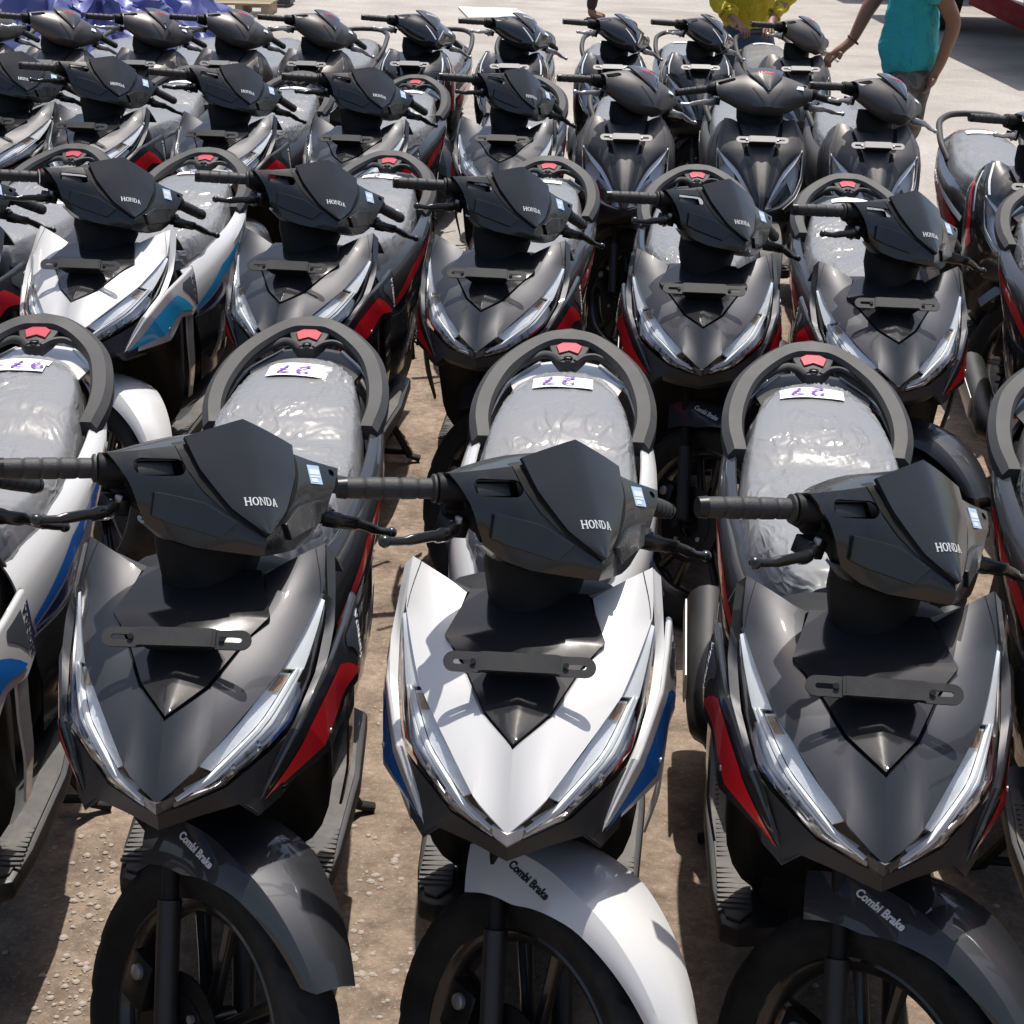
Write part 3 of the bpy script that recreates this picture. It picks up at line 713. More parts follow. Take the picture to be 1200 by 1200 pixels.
    SHd = Surf([r0, r1, r2, r3, r4], sm=.25, bulge=.003, out=(.2,-1,.2))
    mb = MB().mat('satin_black').surf(SHd, 5, 4, thick=.004).mirror()
    def cutter(u, v, side, hw, r, xd=None):
        c = SHd.P(u, v); n_ = SHd.nrm(u, v); x_ = (SHd.P(u+.3,v)-SHd.P(u-.3,v)) if xd is None else xd
        if side < 0: c = V(-c.x,c.y,c.z); n_ = V(-n_.x,n_.y,n_.z); x_ = V(-x_.x,x_.y,x_.z)
        return MB().mat('satin_black').prism([p-n_*.012 for p in stadium(c, x_, n_.cross(x_), hw, r)], n_*.03)
    cuts = [cutter(2.95,1.50,-1,.036,.0125), cutter(3.2,2.25,-1,.010,.0045), cutter(3.75,1.25,1,.006,.0055)]
    HC = k.add('handlebar_cover', mb.mesh('handlebar_cover', 20, cut=cuts, bevel=0), True)
    c = SHd.P(2.95,1.50,-.015); c = V(-c.x,c.y,c.z); n_ = SHd.nrm(2.95,1.50); n_ = V(-n_.x,n_.y,n_.z); x_ = V(-1,.1,-.12)
    M3 = frame(c, x_, n_.cross(x_))
    mb = MB().mat('plastic_black').box((.004,-.001,.0), (.026,.0095,.007)).mat('inner_black').box((0,0,-.010), (.044,.018,.004)); mb.xf(M3)
    k.add('reservoir', mb.mesh('reservoir', 30, bevel=.002), True, HC)
    k.add('cover_lining', loft_body([(.225,.08,.890,.925),(.265,.145,.90,.95),(.30,.17,.915,.96),(.335,.16,.93,.965)], 'inner_black', 'lining', 20, 4), True, HC)
    for sx in (1, -1):
        rim = [SHd.P(3.6, v*.5, -.003) for v in range(9)]; c_ = sum(rim, Vector())/9
        d = MB().mat('inner_black').add(rim+[c_], [(i, (i+1)%9, 9) for i in range(9)])
        if sx == -1: d.flipx()
        k.add('end_cap', d.mesh('end_cap', 40), True, HC)
    # raised side facet line of the cover
    for sx in (1, -1):
        f2 = MB().mat('satin_black')
        A_ = Surf([[SHd.P(1.0+.2*i, 2.14, .0005) for i in range(13)], [SHd.P(1.35+.19*i, 2.70, .0005) for i in range(13)]], sm=.2, out=(.2*1,-1,.0))
        f2.surf(A_, 2, 2, off=.006, thick=.007)
        if sx == -1: f2.flipx()
        k.add('facet_trim', f2.mesh('facet', 20, bevel=.0015), True, HC)
    sc = [(0,.283,1.044),(0,.248,1.011),(0,.201,.965),(0,.162,.924)]; ss = [(.091,.276,1.014),(.080,.239,.983),(.046,.196,.946),(.002,.161,.923)]
    SSc = Surf([sc, ss], sm=.35, bulge=.0015, out=(0,-1,.6))
    SCR = k.add('screen', MB().mat('gloss_black').surf(SSc, 7, 6, off=.004, thick=.006).mirror().mesh('screen', 22), True, HC)
    for sx in (1, -1):
        gr = []; n_ = V(sx*.25,-.72,.65).normalized(); bt = BVHTree.FromPolygons([v.co for v in k.p[HC][1].vertices], [tuple(p.vertices) for p in k.p[HC][1].polygons])
        for q, wq in zip(catm(ss, 6), [.012]*10+[.010,.009,.008,.007,.006,.005,.004,.003,.002]):
            for e in (-.004, wq):
                p = V(sx*(q.x+e), q.y+e*.35, q.z-e*.5); h = bt.ray_cast(p+n_*.05, -n_); gr.append((h[0] if h[0] is not None else p)+n_*.0012)
        k.add('screen_groove', MB().mat('inner_black').add(gr, [(2*i,2*i+1,2*i+3,2*i+2) for i in range(len(gr)//2-1)]).mesh('groove_a', 0, merge=0), True, HC)
    up = V(*sc[1])-V(*sc[2]); M_ = frame(V(0,.194,.958)+V(0,-.72,.69)*.0066, (1,0,0), up)
    k.add('lettering', drape(slab_word('lettering_front', .0120, 'letter_silver', M_), k.p[SCR][1], M_.col[2].xyz), True, HC)
    c = SHd.P(3.05,1.45,.0012); n_ = SHd.nrm(3.05,1.45); x_ = V(1,.12,-.08); M_ = frame(c, x_, n_.cross(x_))
    mb = MB().mat('sticker').box((0,0,0), (.0125,.0145,.0006)).mat('sticker_pale').box((0,.004,.0005), (.010,.004,.0005)).box((0,-.003,.0005), (.010,.0014,.0005)).box((-.003,-.009,.0005), (.006,.003,.0005)); mb.xf(M_)
    k.add('sticker', mb.mesh('sticker', 30), True, HC)
    head_controls(k)
    # ---- rear: seat, film, cowls, rail
    st = k.add('seat', seat_mesh(SEAT_A, 'seat_vinyl', 'seat'))
    k.add('plastic_wrap', 'FILM', False, st); k.seat = st; k.st = SEAT_A
    top = [(.100,.64,.675),(.136,.80,.705),(.152,1.0,.722),(.150,1.18,.745),(.122,1.36,.785),(.06,1.49,.800)]
    mid = [(.128,.62,.625),(.166,.80,.660),(.182,1.0,.690),(.176,1.18,.722),(.138,1.38,.768),(.06,1.53,.790)]
    bot = [(.140,.66,.54),(.164,.80,.535),(.172,1.0,.575),(.160,1.20,.640),(.118,1.42,.712),(.05,1.56,.755)]
    SC = Surf([top, mid, bot], sm=.8, bulge=.004, out=(1,0,.3))
    for sx in (1, -1):
        mb = MB().mat('PAINT').surf(SC, 5, 4, thick=.004)
        if sx == -1: mb.flipx()
        C_ = k.add('rear_cowl', mb.mesh('rear_cowl', 24))
        d = MB().mat('DECAL1').quad_uv(SC, [(.05,1.75),(1.2,1.45),(1.2,1.15),(.05,1.62)]).quad_uv(SC, [(1.2,1.45),(2.6,1.30),(2.6,1.12),(1.2,1.15)]).mat('DECAL3').quad_uv(SC, [(.05,1.97),(1.2,1.75),(1.2,1.52),(.05,1.80)])
        if sx == -1: d.flipx()
        k.add('decal', d.mesh('decal3', 0, merge=0, fixn=False), False, C_)
    k.add('underseat_body', loft_body([(.56,.06,.28,.68),(.64,.115,.28,.69),(.82,.140,.33,.70),(1.0,.148,.42,.715),(1.2,.14,.55,.735),(1.38,.11,.66,.77),(1.5,.05,.71,.79)], 'plastic_black', 'underseat', 28, 4))
    rp = [V(.146,1.150,.745), V(.156,1.215,.768), V(.152,1.29,.792), V(.130,1.38,.817), V(.088,1.445,.840), V(.042,1.478,.857), V(0,1.487,.861)]
    P_ = catm(rp, 5); n = len(P_); rings = []
    for i, p in enumerate(P_):
        t = (P_[min(i+1,n-1)]-P_[max(i-1,0)]).normalized()
        if i == n-1: t = V(-1,0,0)
        o = t.cross(V(0,0,1)).normalized(); o = o if o.dot(V(p.x,p.y-1.2,0)) > 0 else -o
        q = i/(n-1); wdt = .0195+.003*math.sin(q*3.1)+.006*q**3; hgt = .020-.006*q
        if i == 0: hgt = .016
        up_ = V(0,0,1); up_ = (up_ - o*.55*q**2).normalized(); o = (o + V(0,0,.45*q**2)).normalized(); rings.append([p+o*wdt-up_*hgt*1.3, p+o*wdt*1.02-up_*hgt*.2, p+o*wdt*.45+up_*hgt*.55, p-o*wdt*.7+up_*hgt*.5, p-o*wdt*.95-up_*hgt*.1, p-o*wdt*.8-up_*hgt*1.2])
    mb = MB().mat('plastic_grey').rings(rings).mirror()
    G = k.add('grab_rail', mb.mesh('rail', 18, merge=5e-4))
    mb = MB().mat('plastic_grey'); yo = -.01
    mb.prism([V(.046,1.475,.853), V(.034,1.435,.8405), V(.016,1.402,.830), V(-.016,1.402,.830), V(-.034,1.435,.8405), V(-.046,1.475,.853)], (0,0,-.024))
    for sx in (-1, 1): mb.tube(catm([V(sx*.012,1.406,.828), V(sx*.030,1.432,.832), V(sx*.058,1.442,.830), V(sx*.098,1.415,.815), V(sx*.125,1.36,.80)], 4), [(.010,.007)]*17, 6)
    k.add('rail_bridge', mb.mesh('bridge', 30, bevel=.003), False, G)
    mb = MB().mat('red_emblem').prism([V(.026,1.452,.846), V(.019,1.426,.838), V(0,1.437,.841), V(-.019,1.426,.838), V(-.026,1.452,.846), V(-.013,1.464,.8495), V(.013,1.464,.8495)], (0,-.0012,.004)); k.add('emblem', mb.mesh('emblem', 20, bevel=.001), False, G)
    mb = MB().mat('bolt_dark').lathe([(0,.0095),(.004,.0095),(.004,.006)], (0,1.413,.833), 'Z', 16).mat('steel').lathe([(.001,.006),(.003,.004),(.0032,0)], (0,1.413,.833), 'Z', 14); k.add('rail_bolt', mb.mesh('rail_bolt', 30), False, G)
    tlp = Surf([[(-.09,1.46,.77),(-.05,1.55,.775),(0,1.575,.777),(.05,1.55,.775),(.09,1.46,.77)],[(-.07,1.48,.735),(-.04,1.57,.74),(0,1.59,.74),(.04,1.57,.74),(.07,1.48,.735)]], out=(0,1,0))
    k.add('tail_light', MB().mat('tail_red').surf(tlp, 4, 2, thick=.01).mesh('tail', 30))
    tp = Surf([[(0,1.36,.790),(.05,1.36,.789),(.10,1.33,.782)],[(0,1.44,.797),(.06,1.43,.795),(.112,1.38,.788)],[(0,1.525,.799),(.055,1.505,.797),(.118,1.41,.786)]], sm=.3, out=(0,0,1))
    k.add('tail_cover', MB().mat('TAILTOP').surf(tp, 4, 3, thick=.004).mirror().mesh('tail_cover', 30))
    return k

# ================================================================== kind B: rounder scooter with low corner headlights
SEAT_B = [(.58,.05,.715,.68),(.62,.07,.735,.67),(.70,.10,.745,.66),(.82,.125,.748,.67),(.96,.132,.755,.68),(1.08,.130,.775,.69),(1.2,.122,.79,.70),(1.32,.108,.80,.72),(1.40,.085,.80,.735),(1.44,.06,.79,.74)]
def build_B():
    k = Kit(); chassis(k, .18)
    inn = [(0,.255,.846),(0,.165,.822),(0,.080,.776),(0,.0,.700),(0,-.050,.640),(0,-.066,.585)]
    mid = [(.075,.256,.849),(.062,.165,.816),(.045,.082,.768),(.030,.012,.700),(.018,-.040,.640),(.006,-.064,.586)]
    mi2 = [(.085,.258,.853),(.078,.165,.820),(.064,.080,.770),(.048,.020,.700),(.030,-.030,.640),(.010,-.060,.588)]
    outr = [(.130,.272,.862),(.152,.205,.808),(.151,.152,.766),(.085,.068,.706),(.040,.0,.642),(.011,-.052,.592)]
    SP = Surf([inn, mid], sm=.6, bulge=.006, out=(0,-.6,1)); S2 = Surf([mi2, outr], sm=.4, bulge=.005, out=(.3,-.6,1)); S1 = Surf([mid, mi2], sm=.6, out=(-.5,0,1))
    fp = k.add('front_panel', MB().mat('PAINT').surf(S2, 5, 4, thick=.004).mirror().mesh('front_panel_b', 30))
    k.add('centre_panel', MB().mat('PAINT').surf(SP, 5, 4, thick=.004).mirror().mesh('centre_panel', 30), False, fp)
    k.add('panel_groove', MB().mat('gloss_black').surf(S1, 5, 2, thick=.003).mirror().mesh('groove', 30), False, fp)
    plate_bracket(k, .075, .815, 'bracket_metal', .088)
    hin = [(.154,.160,.770),(.120,.110,.736),(.080,.060,.702),(.042,.002,.643),(.013,-.053,.590)]
    hou = [(.160,.158,.752),(.157,.120,.668),(.130,.060,.615),(.080,.0,.588),(.018,-.054,.578)]
    for sx in (1, -1):
        SH = Surf([hin, hou], sm=.5, bulge=.008, out=(.5,-1,.3))
        h = MB().mat('reflector').surf(Surf([hin, hou], sm=.5, out=(.5,-1,.3)), 5, 4, off=-.02)
        h = h if sx == 1 else h.flipx(); H = k.add('headlight', h.mesh('headlight_b', 40))
        h = MB().mat('drl').surf(SH, 5, 2, v0=0, v1=.16, off=-.003, thick=.004).surf(SH, 5, 2, v0=.9, v1=1, off=-.003, thick=.004).mat('bezel').surf(SH, 5, 2, u0=2.0, u1=3.4, v0=.4, v1=.85, off=-.012, thick=.003)
        h = h if sx == 1 else h.flipx(); k.add('bezel', h.mesh('bezel_b', 40), False, H)
        h = MB().mat('amber').surf(SH, 5, 2, u0=.35, u1=.8, v0=.3, v1=.6, off=-.014, thick=.003)
        h = h if sx == 1 else h.flipx(); k.add('turn_signal', h.mesh('turn_b', 40), False, H)
        h = MB().mat('clear_lens').surf(SH, 5, 4); h = h if sx == 1 else h.flipx(); k.add('lens', h.mesh('lens_b', 40), False, H)
    c0 = [(.128,.280,.856),(.156,.205,.800),(.162,.150,.745),(.160,.120,.665),(.133,.060,.612),(.085,.0,.580)]
    c1 = [(.150,.315,.830),(.175,.270,.78),(.180,.22,.72),(.175,.19,.64),(.150,.13,.57),(.10,.06,.55)]
    c2 = [(.155,.36,.80),(.180,.36,.75),(.185,.35,.66),(.182,.35,.55),(.165,.34,.45),(.14,.30,.42)]
    SF = Surf([c0, c1, c2], sm=.6, bulge=.003, out=(1,-.5,.2))
    for sx in (1, -1):
        mb = MB().mat('PAINT').surf(SF, 4, 3, thick=.004); mb = mb if sx == 1 else mb.flipx(); P_ = k.add('side_fairing', mb.mesh('fairing_b', 28))
        d = MB().mat('DECAL1').quad_uv(SF, [(.6,1.3),(3.2,1.6),(3.2,1.2),(.6,1.05)]).mat('DECAL2').quad_uv(SF, [(.3,.62),(2.2,.95),(2.2,.78),(.3,.40)])
        d = d if sx == 1 else d.flipx(); k.add('decal', d.mesh('decal_b', 0, merge=0, fixn=False), False, P_)
        d = MB().mat('DECAL2').quad_uv(S2, [(.12,.86),(1.9,.93),(1.9,.86),(.12,.74)]); d = d if sx == 1 else d.flipx(); k.add('decal', d.mesh('decal_b2', 0, merge=0, fixn=False), False, fp)
    k.add('chin_cover', loft_body([(-.06,.012,.555,.585),(-.02,.05,.53,.582),(.06,.11,.50,.60),(.16,.15,.48,.66),(.28,.16,.42,.78),(.36,.16,.30,.80),(.40,.135,.27,.78)], 'plastic_black', 'chin_b', 26, 3.2))
    k.add('leg_shield', loft_body([(.01,.03,.60,.66),(.08,.09,.58,.73),(.18,.125,.56,.785),(.27,.12,.6,.81)], 'inner_black', 'shield_b', 24, 3.5))
    def arc(r, x, a0, a1, n=8):
        return [((x(i/n) if callable(x) else x), -r*math.cos(R(a0+(a1-a0)*i/n)), .25+r*math.sin(R(a0+(a1-a0)*i/n))) for i in range(n+1)]
    wdf = lambda f: (lambda t: f*(.6+.4*min(1, t*2.4)))
    SFe = Surf([arc(.298,0.,25,150), arc(.288,wdf(.05),24,150), arc(.25,wdf(.066),28,150)], sm=.9, out=(.3,-.3,1))
    k.add('front_fender', MB().mat('PAINT').surf(SFe, 3, 3, thick=.003).mirror().mesh('fender_b', 28), True)
    # smooth handlebar cover
    r0 = [(0,.340,.995),(.06,.340,.990),(.12,.325,.985),(.175,.300,.975)]
    r1 = [(0,.275,1.028),(.06,.274,1.022),(.12,.272,1.005),(.178,.262,.985)]
    r2 = [(0,.180,.985),(.06,.195,.985),(.12,.222,.975),(.178,.238,.960)]
    r3 = [(0,.140,.925),(.05,.160,.920),(.105,.200,.925),(.165,.240,.935)]
    r4 = [(0,.185,.885),(.05,.200,.885),(.10,.225,.900),(.155,.262,.925)]
    SHd = Surf([r0, r1, r2, r3, r4], sm=.9, bulge=.005, out=(.2,-1,.2))
    mb = MB().mat('PAINT').surf(SHd, 5, 4, thick=.004).mirror()
    def cutter(u, v, side, hw, r):
        c = SHd.P(u, v); n_ = SHd.nrm(u, v); x_ = SHd.P(min(u+.3,3),v)-SHd.P(u-.3,v)
        if side < 0: c = V(-c.x,c.y,c.z); n_ = V(-n_.x,n_.y,n_.z); x_ = V(-x_.x,x_.y,x_.z)
        return MB().mat('PAINT').prism([p-n_*.012 for p in stadium(c, x_, n_.cross(x_), hw, r)], n_*.03)
    HC = k.add('handlebar_cover', mb.mesh('cover_b', 34, cut=[cutter(2.35,1.32,-1,.034,.010), cutter(2.5,1.3,1,.007,.0065)]), True)
    k.add('cover_lining', loft_body([(.21,.10,.90,.96),(.26,.145,.91,.975),(.33,.14,.93,.97)], 'inner_black', 'lining_b', 20, 4), True, HC)
    sc = [(0,.286,1.040),(0,.245,1.030),(0,.205,1.003),(0,.172,.975)]; ss = [(.068,.282,1.030),(.058,.245,1.020),(.032,.207,.999),(.002,.171,.974)]
    SCR = k.add('screen', MB().mat('smoke_screen').surf(Surf([sc, ss], sm=.6, bulge=.003, out=(0,-1,1)), 5, 4, off=.006, thick=.006).mirror().mesh('screen_b', 24), True, HC)
    M_ = frame(V(0,.243,1.030)+V(0,-.0045,.010), (1,0,0), V(0,.8,.5)); k.add('lettering', drape(slab_word('lettering_b', .013, 'LETTER', M_), k.p[SCR][1], M_.col[2].xyz), True, HC)
    c = SHd.P(2.1,1.75,.0012); n_ = SHd.nrm(2.1,1.75); x_ = V(1,.12,-.12); M_ = frame(c, x_, n_.cross(x_))
    mb = MB().mat('sticker_pale').box((0,0,0), (.014,.009,.0006)).mat('sticker').box((-.004,0,.0005), (.006,.005,.0005)).xf(M_); k.add('sticker', mb.mesh('sticker_b', 30), True, HC)
    for sx in (1, -1):
        d = MB().mat('DECAL4').quad_uv(SHd, [(.18,2.86),(.95,2.02),(.87,2.0),(.06,2.80)]); d = d if sx == 1 else d.flipx(); k.add('decal', d.mesh('decal_b3', 0, merge=0, fixn=False), True, HC)
    head_controls(k, lever='alu')
    st = k.add('seat', seat_mesh(SEAT_B, 'seat_vinyl', 'seat_b')); k.add('plastic_wrap', 'FILM', False, st); k.seat = st; k.st = SEAT_B
    top = [(.100,.64,.66),(.132,.80,.685),(.146,1.0,.70),(.145,1.18,.72),(.122,1.36,.755),(.06,1.49,.775)]
    mid = [(.128,.62,.61),(.160,.80,.645),(.172,1.0,.665),(.168,1.18,.69),(.136,1.38,.74),(.06,1.53,.765)]
    bot = [(.140,.66,.52),(.160,.80,.515),(.168,1.0,.54),(.158,1.20,.60),(.118,1.42,.68),(.05,1.56,.73)]
    SC = Surf([top, mid, bot], sm=.9, bulge=.006, out=(1,0,.3))
    for sx in (1, -1):
        mb = MB().mat('PAINT').surf(SC, 4, 3, thick=.004); mb = mb if sx == 1 else mb.flipx(); C_ = k.add('rear_cowl', mb.mesh('cowl_b', 26))
        d = MB().mat('DECAL1').quad_uv(SC, [(.4,1.75),(2.2,1.62),(2.2,1.12),(.4,1.5)]).quad_uv(SC, [(2.2,1.62),(4.2,1.5),(4.2,1.15),(2.2,1.12)]).mat('DECAL2').quad_uv(SC, [(.2,1.35),(4.4,1.06),(4.4,.98),(.2,1.15)])
        d = d if sx == 1 else d.flipx(); k.add('decal', d.mesh('decal_b4', 0, merge=0, fixn=False), False, C_)
        a, b = SC.P(1.9,1.36,.003), SC.P(3.4,1.34,.003); n_ = SC.nrm(2.6,1.35)
        if sx == -1:
            mi = lambda q: V(-q.x,q.y,q.z); a, b, n_ = mi(b), mi(a), mi(n_)
        t = text_mesh('lettering_vario', 'VARIO', .052, 'SIDELETTER', .2, .0005, .0012); M_ = frame(a.lerp(b,.5), a-b if sx == 1 else a-b, n_.cross(a-b)); k.add('lettering', drape(xmesh(t, M_), k.p[C_][1], M_.col[2].xyz, .0018), False, C_)
    k.add('underseat_body', loft_body([(.56,.06,.28,.66),(.64,.115,.28,.67),(.82,.138,.33,.68),(1.0,.142,.42,.69),(1.2,.135,.54,.71),(1.38,.11,.64,.74),(1.5,.05,.69,.76)], 'plastic_black', 'underseat_b', 26, 4))
    rp = [V(.128,1.17,.715), V(.150,1.24,.765), V(.150,1.33,.80), V(.135,1.44,.822), V(.09,1.525,.835), V(.035,1.555,.838), V(0,1.557,.838)]
    P_ = catm(rp, 4); P_ = P_ + [V(-p.x,p.y,p.z) for p in P_[-2::-1]]
    k.add('grab_rail', MB().mat('plastic_grey').tube(P_, .0125, 12).mesh('rail_b', 60))
    tlp = Surf([[(-.09,1.44,.77),(-.05,1.54,.775),(0,1.565,.777),(.05,1.54,.775),(.09,1.44,.77)],[(-.07,1.46,.725),(-.04,1.56,.73),(0,1.585,.73),(.04,1.56,.73),(.07,1.46,.725)]], out=(0,1,0))
    k.add('tail_light', MB().mat('tail_red').surf(tlp, 4, 2, thick=.01).mesh('tail_b', 30))
    return k

# placeholders resolved per paint scheme
for nm in ('PAINT','DECAL1','DECAL2','DECAL3','DECAL4','LETTER','TAILTOP','SIDELETTER'): MAT[nm] = bpy.data.materials.new(nm)
SCHEME = {
 'white': dict(PAINT='paint_white', DECAL1='decal_blue', DECAL2='decal_slate', DECAL3='decal_navy', LETTER='letter_black', TAILTOP='paint_white'),
 'cyan': dict(PAINT='paint_white', DECAL1='decal_cyan', DECAL2='decal_slate', DECAL3='decal_navy', LETTER='letter_black', TAILTOP='paint_white'),
 'grey': dict(PAINT='paint_grey', DECAL1='decal_red', DECAL2='decal_slate', DECAL3='gloss_black', LETTER='decal_white', TAILTOP='plastic_black'),
 'matte': dict(PAINT='paint_matte', DECAL1='paint_matte', DECAL2='paint_matte', DECAL4='paint_matte', LETTER='decal_red', SIDELETTER='decal_white'),
 'brown': dict(PAINT='paint_brownmatte', DECAL1='paint_brownmatte', DECAL2='paint_brownmatte', DECAL4='plastic_grey', LETTER='decal_red', SIDELETTER='plastic_grey'),
 'black': dict(PAINT='paint_black', DECAL1='decal_red', DECAL2='decal_white', DECAL4='decal_white', LETTER='decal_white', SIDELETTER='decal_white'),
}
_cache = {}
def schemed(me, sch):
    key = (me.name, sch)
    if key in _cache: return _cache[key]
    sc = SCHEME[sch]; names = [m.name for m in me.materials]
    if not any(n in sc for n in names): _cache[key] = me; return me
    m2 = me.copy()
    for i, n in enumerate(names):
        if n in sc: m2.materials[i] = MAT[sc[n]]
    _cache[key] = m2; return m2

KIT = {'A': build_A(), 'B': build_B()}
FILMS = {}
for kind, st in (('A', SEAT_A), ('B', SEAT_B)):
    FILMS[kind] = [seat_mesh(st, 'plastic_film', 'film_'+kind+str(i), grow=.0035, ny=150 if kind == 'A' else 70, wr=.0030, seed=i+1, n=91 if kind == 'A' else 45, sag=.01) for i in range(4 if kind == 'A' else 2)]
PM = {}
def scooter(kind, x, y, yaw, scheme, label, group, steer=41., lean=0., film=0, note=None, seed=0):
    rnd = random.Random(seed*17+3)
    root = bpy.data.objects.new('scooter', None); col.objects.link(root); root.empty_display_size = .1
    root.location = (x, y, 0); root.rotation_euler = (0, R(lean), R(yaw))
    root['label'] = label; root['category'] = 'scooter'; root['group'] = group
    k = KIT[kind]; SM = steer_m(R(steer + (rnd.uniform(-2.5, 2.5) if seed > 6 else 0))); objs = []
    for i, (nm, me, st, par, lb) in enumerate(k.p):
        if me == 'FILM': me = FILMS[kind][film % len(FILMS[kind])]
        o = bpy.data.objects.new(nm, schemed(me, scheme)); col.objects.link(o)
        o.parent = root if par is None else objs[par]
        if st and par is None: o.matrix_basis = SM
        objs.append(o)
    if note is not None:
        txt, py, px, rz, wd, dp = note
        key = (kind, note)
        if key not in PM:
            l = [('paper_label', paper_mesh(k.st, py, px, rz, wd, dp))]
            if txt: l.append(('handwriting', ink_mesh(k.st, py, px-.012, rz, txt, dp*.66)))
            if rnd.random() < .8: l.insert(0, ('paper_label', paper_mesh(k.st, py+.028, px+.006, rz*.3, wd*.98, dp*.6, m='paper', zoff=.0066)))
            PM[key] = l
        par = objs[k.seat]; last = None
        for nm, me in PM[key]:
            o = bpy.data.objects.new(nm, me); col.objects.link(o)
            o.parent = par if nm == 'paper_label' else last
            last = o
    return root

# ------------------------------------------------------------------ parked scooters
G1, G2, G3, G4 = 'scooters parked in the front row', 'scooters parked in the second row', 'scooters parked in the third row', 'scooters parked in the back row'
def solve(kind, pL, pR, yaw):
    """front-axle ground position from the two ends of the plate bracket (its own width gives the distance)"""
    bx, by, bz = (.091, .053, .820) if kind == 'A' else (.088, .075, .815)
    c, s_ = math.cos(R(yaw)), math.sin(R(yaw)); m = ((pL[0]+pR[0])/2, (pL[1]+pR[1])/2)
    d = ray(*m); t = (bz-CAM_H)/d.z; P = Vector((0,0,CAM_H)) + d*t
    return P.x + s_*by, P.y - c*by
N27 = ('27', 1.285, .0, .04, .115, .056)
LA = 'scooter'
scooter('A', .010, 1.913, -3.85, 'white', 'glossy white scooter with blue fairing decal, seat paper marked 27, in the front row', G1, 46, film=0, note=('27', 1.285, -.004, .02, .115, .056), seed=1)
scooter('A', -.435, 1.966, -.31, 'grey', 'dark grey scooter with red decals between the two white scooters of the front row', G1, 46, .4, film=1, note=('27', 1.27, .0, -.06, .118, .056), seed=2)
scooter('A', .454, 1.865, -5.1, 'grey', 'dark grey scooter in the front row between the white one and another dark grey one', G1, 46, .4, film=2, note=('27', 1.30, -.01, -.03, .120, .056), seed=3)
scooter('A', -.893, 1.94, 2.9, 'white', 'white scooter with seat paper marked in purple scrawl at the end of the front row', G1, 46, film=3, note=('97-x', 1.285, -.012, .0, .118, .056), seed=4)
scooter('A', .94, 1.79, -5.4, 'grey', 'dark grey scooter that ends the front row, beyond the other dark grey ones', G1, 46, film=1, seed=5)
scooter('A', -.081, 4.042, -6.86, 'grey', 'second dark grey scooter after the white one in the second row', G2, 46, film=2, note=('2', 1.30, .0, .05, .11, .036), seed=6)
scooter('A', .436, 3.936, -4.5, 'grey', 'third dark grey scooter after the white one in the second row', G2, 46, film=0, seed=7)
scooter('A', .870, 3.837, -5.05, 'grey', 'fourth dark grey scooter after the white one in the second row', G2, 46, film=3, note=('-', 1.30, .0, .0, .115, .04), seed=8)
scooter('A', -1.057, 4.043, -2.6, 'cyan', 'white scooter with light blue decals standing in the second row', G2, 46, film=1, note=('2', 1.30, .0, .03, .11, .038), seed=9)
scooter('A', -.563, 4.073, -5.9, 'grey', 'first dark grey scooter after the white one in the second row', G2, 46, film=0, note=('2', 1.29, .0, -.1, .11, .036), seed=10)
scooter('A', -1.50, 4.06, -3.5, 'grey', 'dark grey scooter on the other side of the white one in the second row', G2, 46, film=2, note=None, seed=11)
scooter('A', 1.455, 3.74, -5., 'grey', 'fifth dark grey scooter after the white one, ending the second row', G2, 46, film=2, note=None, seed=12)
ORD = ['first', 'second', 'third', 'fourth', 'fifth', 'sixth']
for i, (L_, R_, yw) in enumerate([((67,147),(123,148),-6), ((213,156),(282,158),-6), ((377,162),(435,163),-6.5), ((558,162),(618,163),-4.1)]):
    x, y = solve('A', L_, R_, yw)
    scooter('A', x, y, yw, 'grey', ['fourth dark grey scooter counting from the matte grey ones in the third row', 'third dark grey scooter counting from the matte grey ones in the third row', 'second dark grey scooter counting from the matte grey ones in the third row', 'dark grey scooter beside the matte grey scooters in the third row'][i], G3, 46, film=i, note=('-', 1.30, .0, .03*i, .11, .04) if i != 1 else ('2', 1.3, 0, .1, .11, .036), seed=20+i)
scooter('A', -1.93, 6.28, -5, 'grey', 'fifth dark grey scooter counting from the matte grey ones in the third row', G3, 46, film=1, seed=25)
for i, (L_, R_, yw, stv) in enumerate([((705,160),(763,162),-3.,44), ((864,164),(923,164),-3.,5), ((999,170),(1059,172),-4.,45)]):
    x, y = solve('B', L_, R_, yw)
    scooter('B', x, y, yw, 'matte', ['matte grey scooter with turned handlebar beside the dark grey ones in the third row', 'matte grey scooter with its handlebar straight in the third row', 'matte grey scooter with turned handlebar standing beside the gap in the third row'][i], G3, stv, film=i, seed=30+i)
scooter('B', 1.64, 5.40, -5., 'black', 'black scooter with red VARIO side panel standing alone in the third row', G3, 46, film=0, note=('-', 1.30, .0, .03, .11, .045), seed=34)
for i, (L_, R_, yw, sc) in enumerate([((27,72),(72,75),-6,'brown'), ((138,73),(180,75),-6,'brown'), ((235,74),(279,75),-6,'brown'), ((337,74),(381,76),-6,'brown'), ((459,75),(501,75),-5,'black'), ((575,78),(619,78),-3.5,'black'), ((696,79),(740,79),-2.,'black'), ((799,79),(843,79),-1.,'black'), ((917,81),(960,81),1.,'matte')]):
    x, y = solve('B', L_, R_, yw)
    lb = ['brownish black scooter in the back row, %s from the black ones with stripes' % ('fourth','third','second','first')[i] if i < 4 else 'glossy black scooter with white stripes, %s after the brownish ones in the back row' % ORD[i-4] if i < 8 else 'matte grey scooter being moved by the two people in the back row'][0]
    scooter('B', x, y, yw, sc, lb, G4, 46, film=i, note=('-', 1.32, .0, .0, .11, .045) if i > 5 else None, seed=40+i)
scooter('B', -2.62, 8.2, -6, 'brown', 'brownish black scooter that ends the back row, farthest from the black ones', G4, 46, film=1, seed=50)
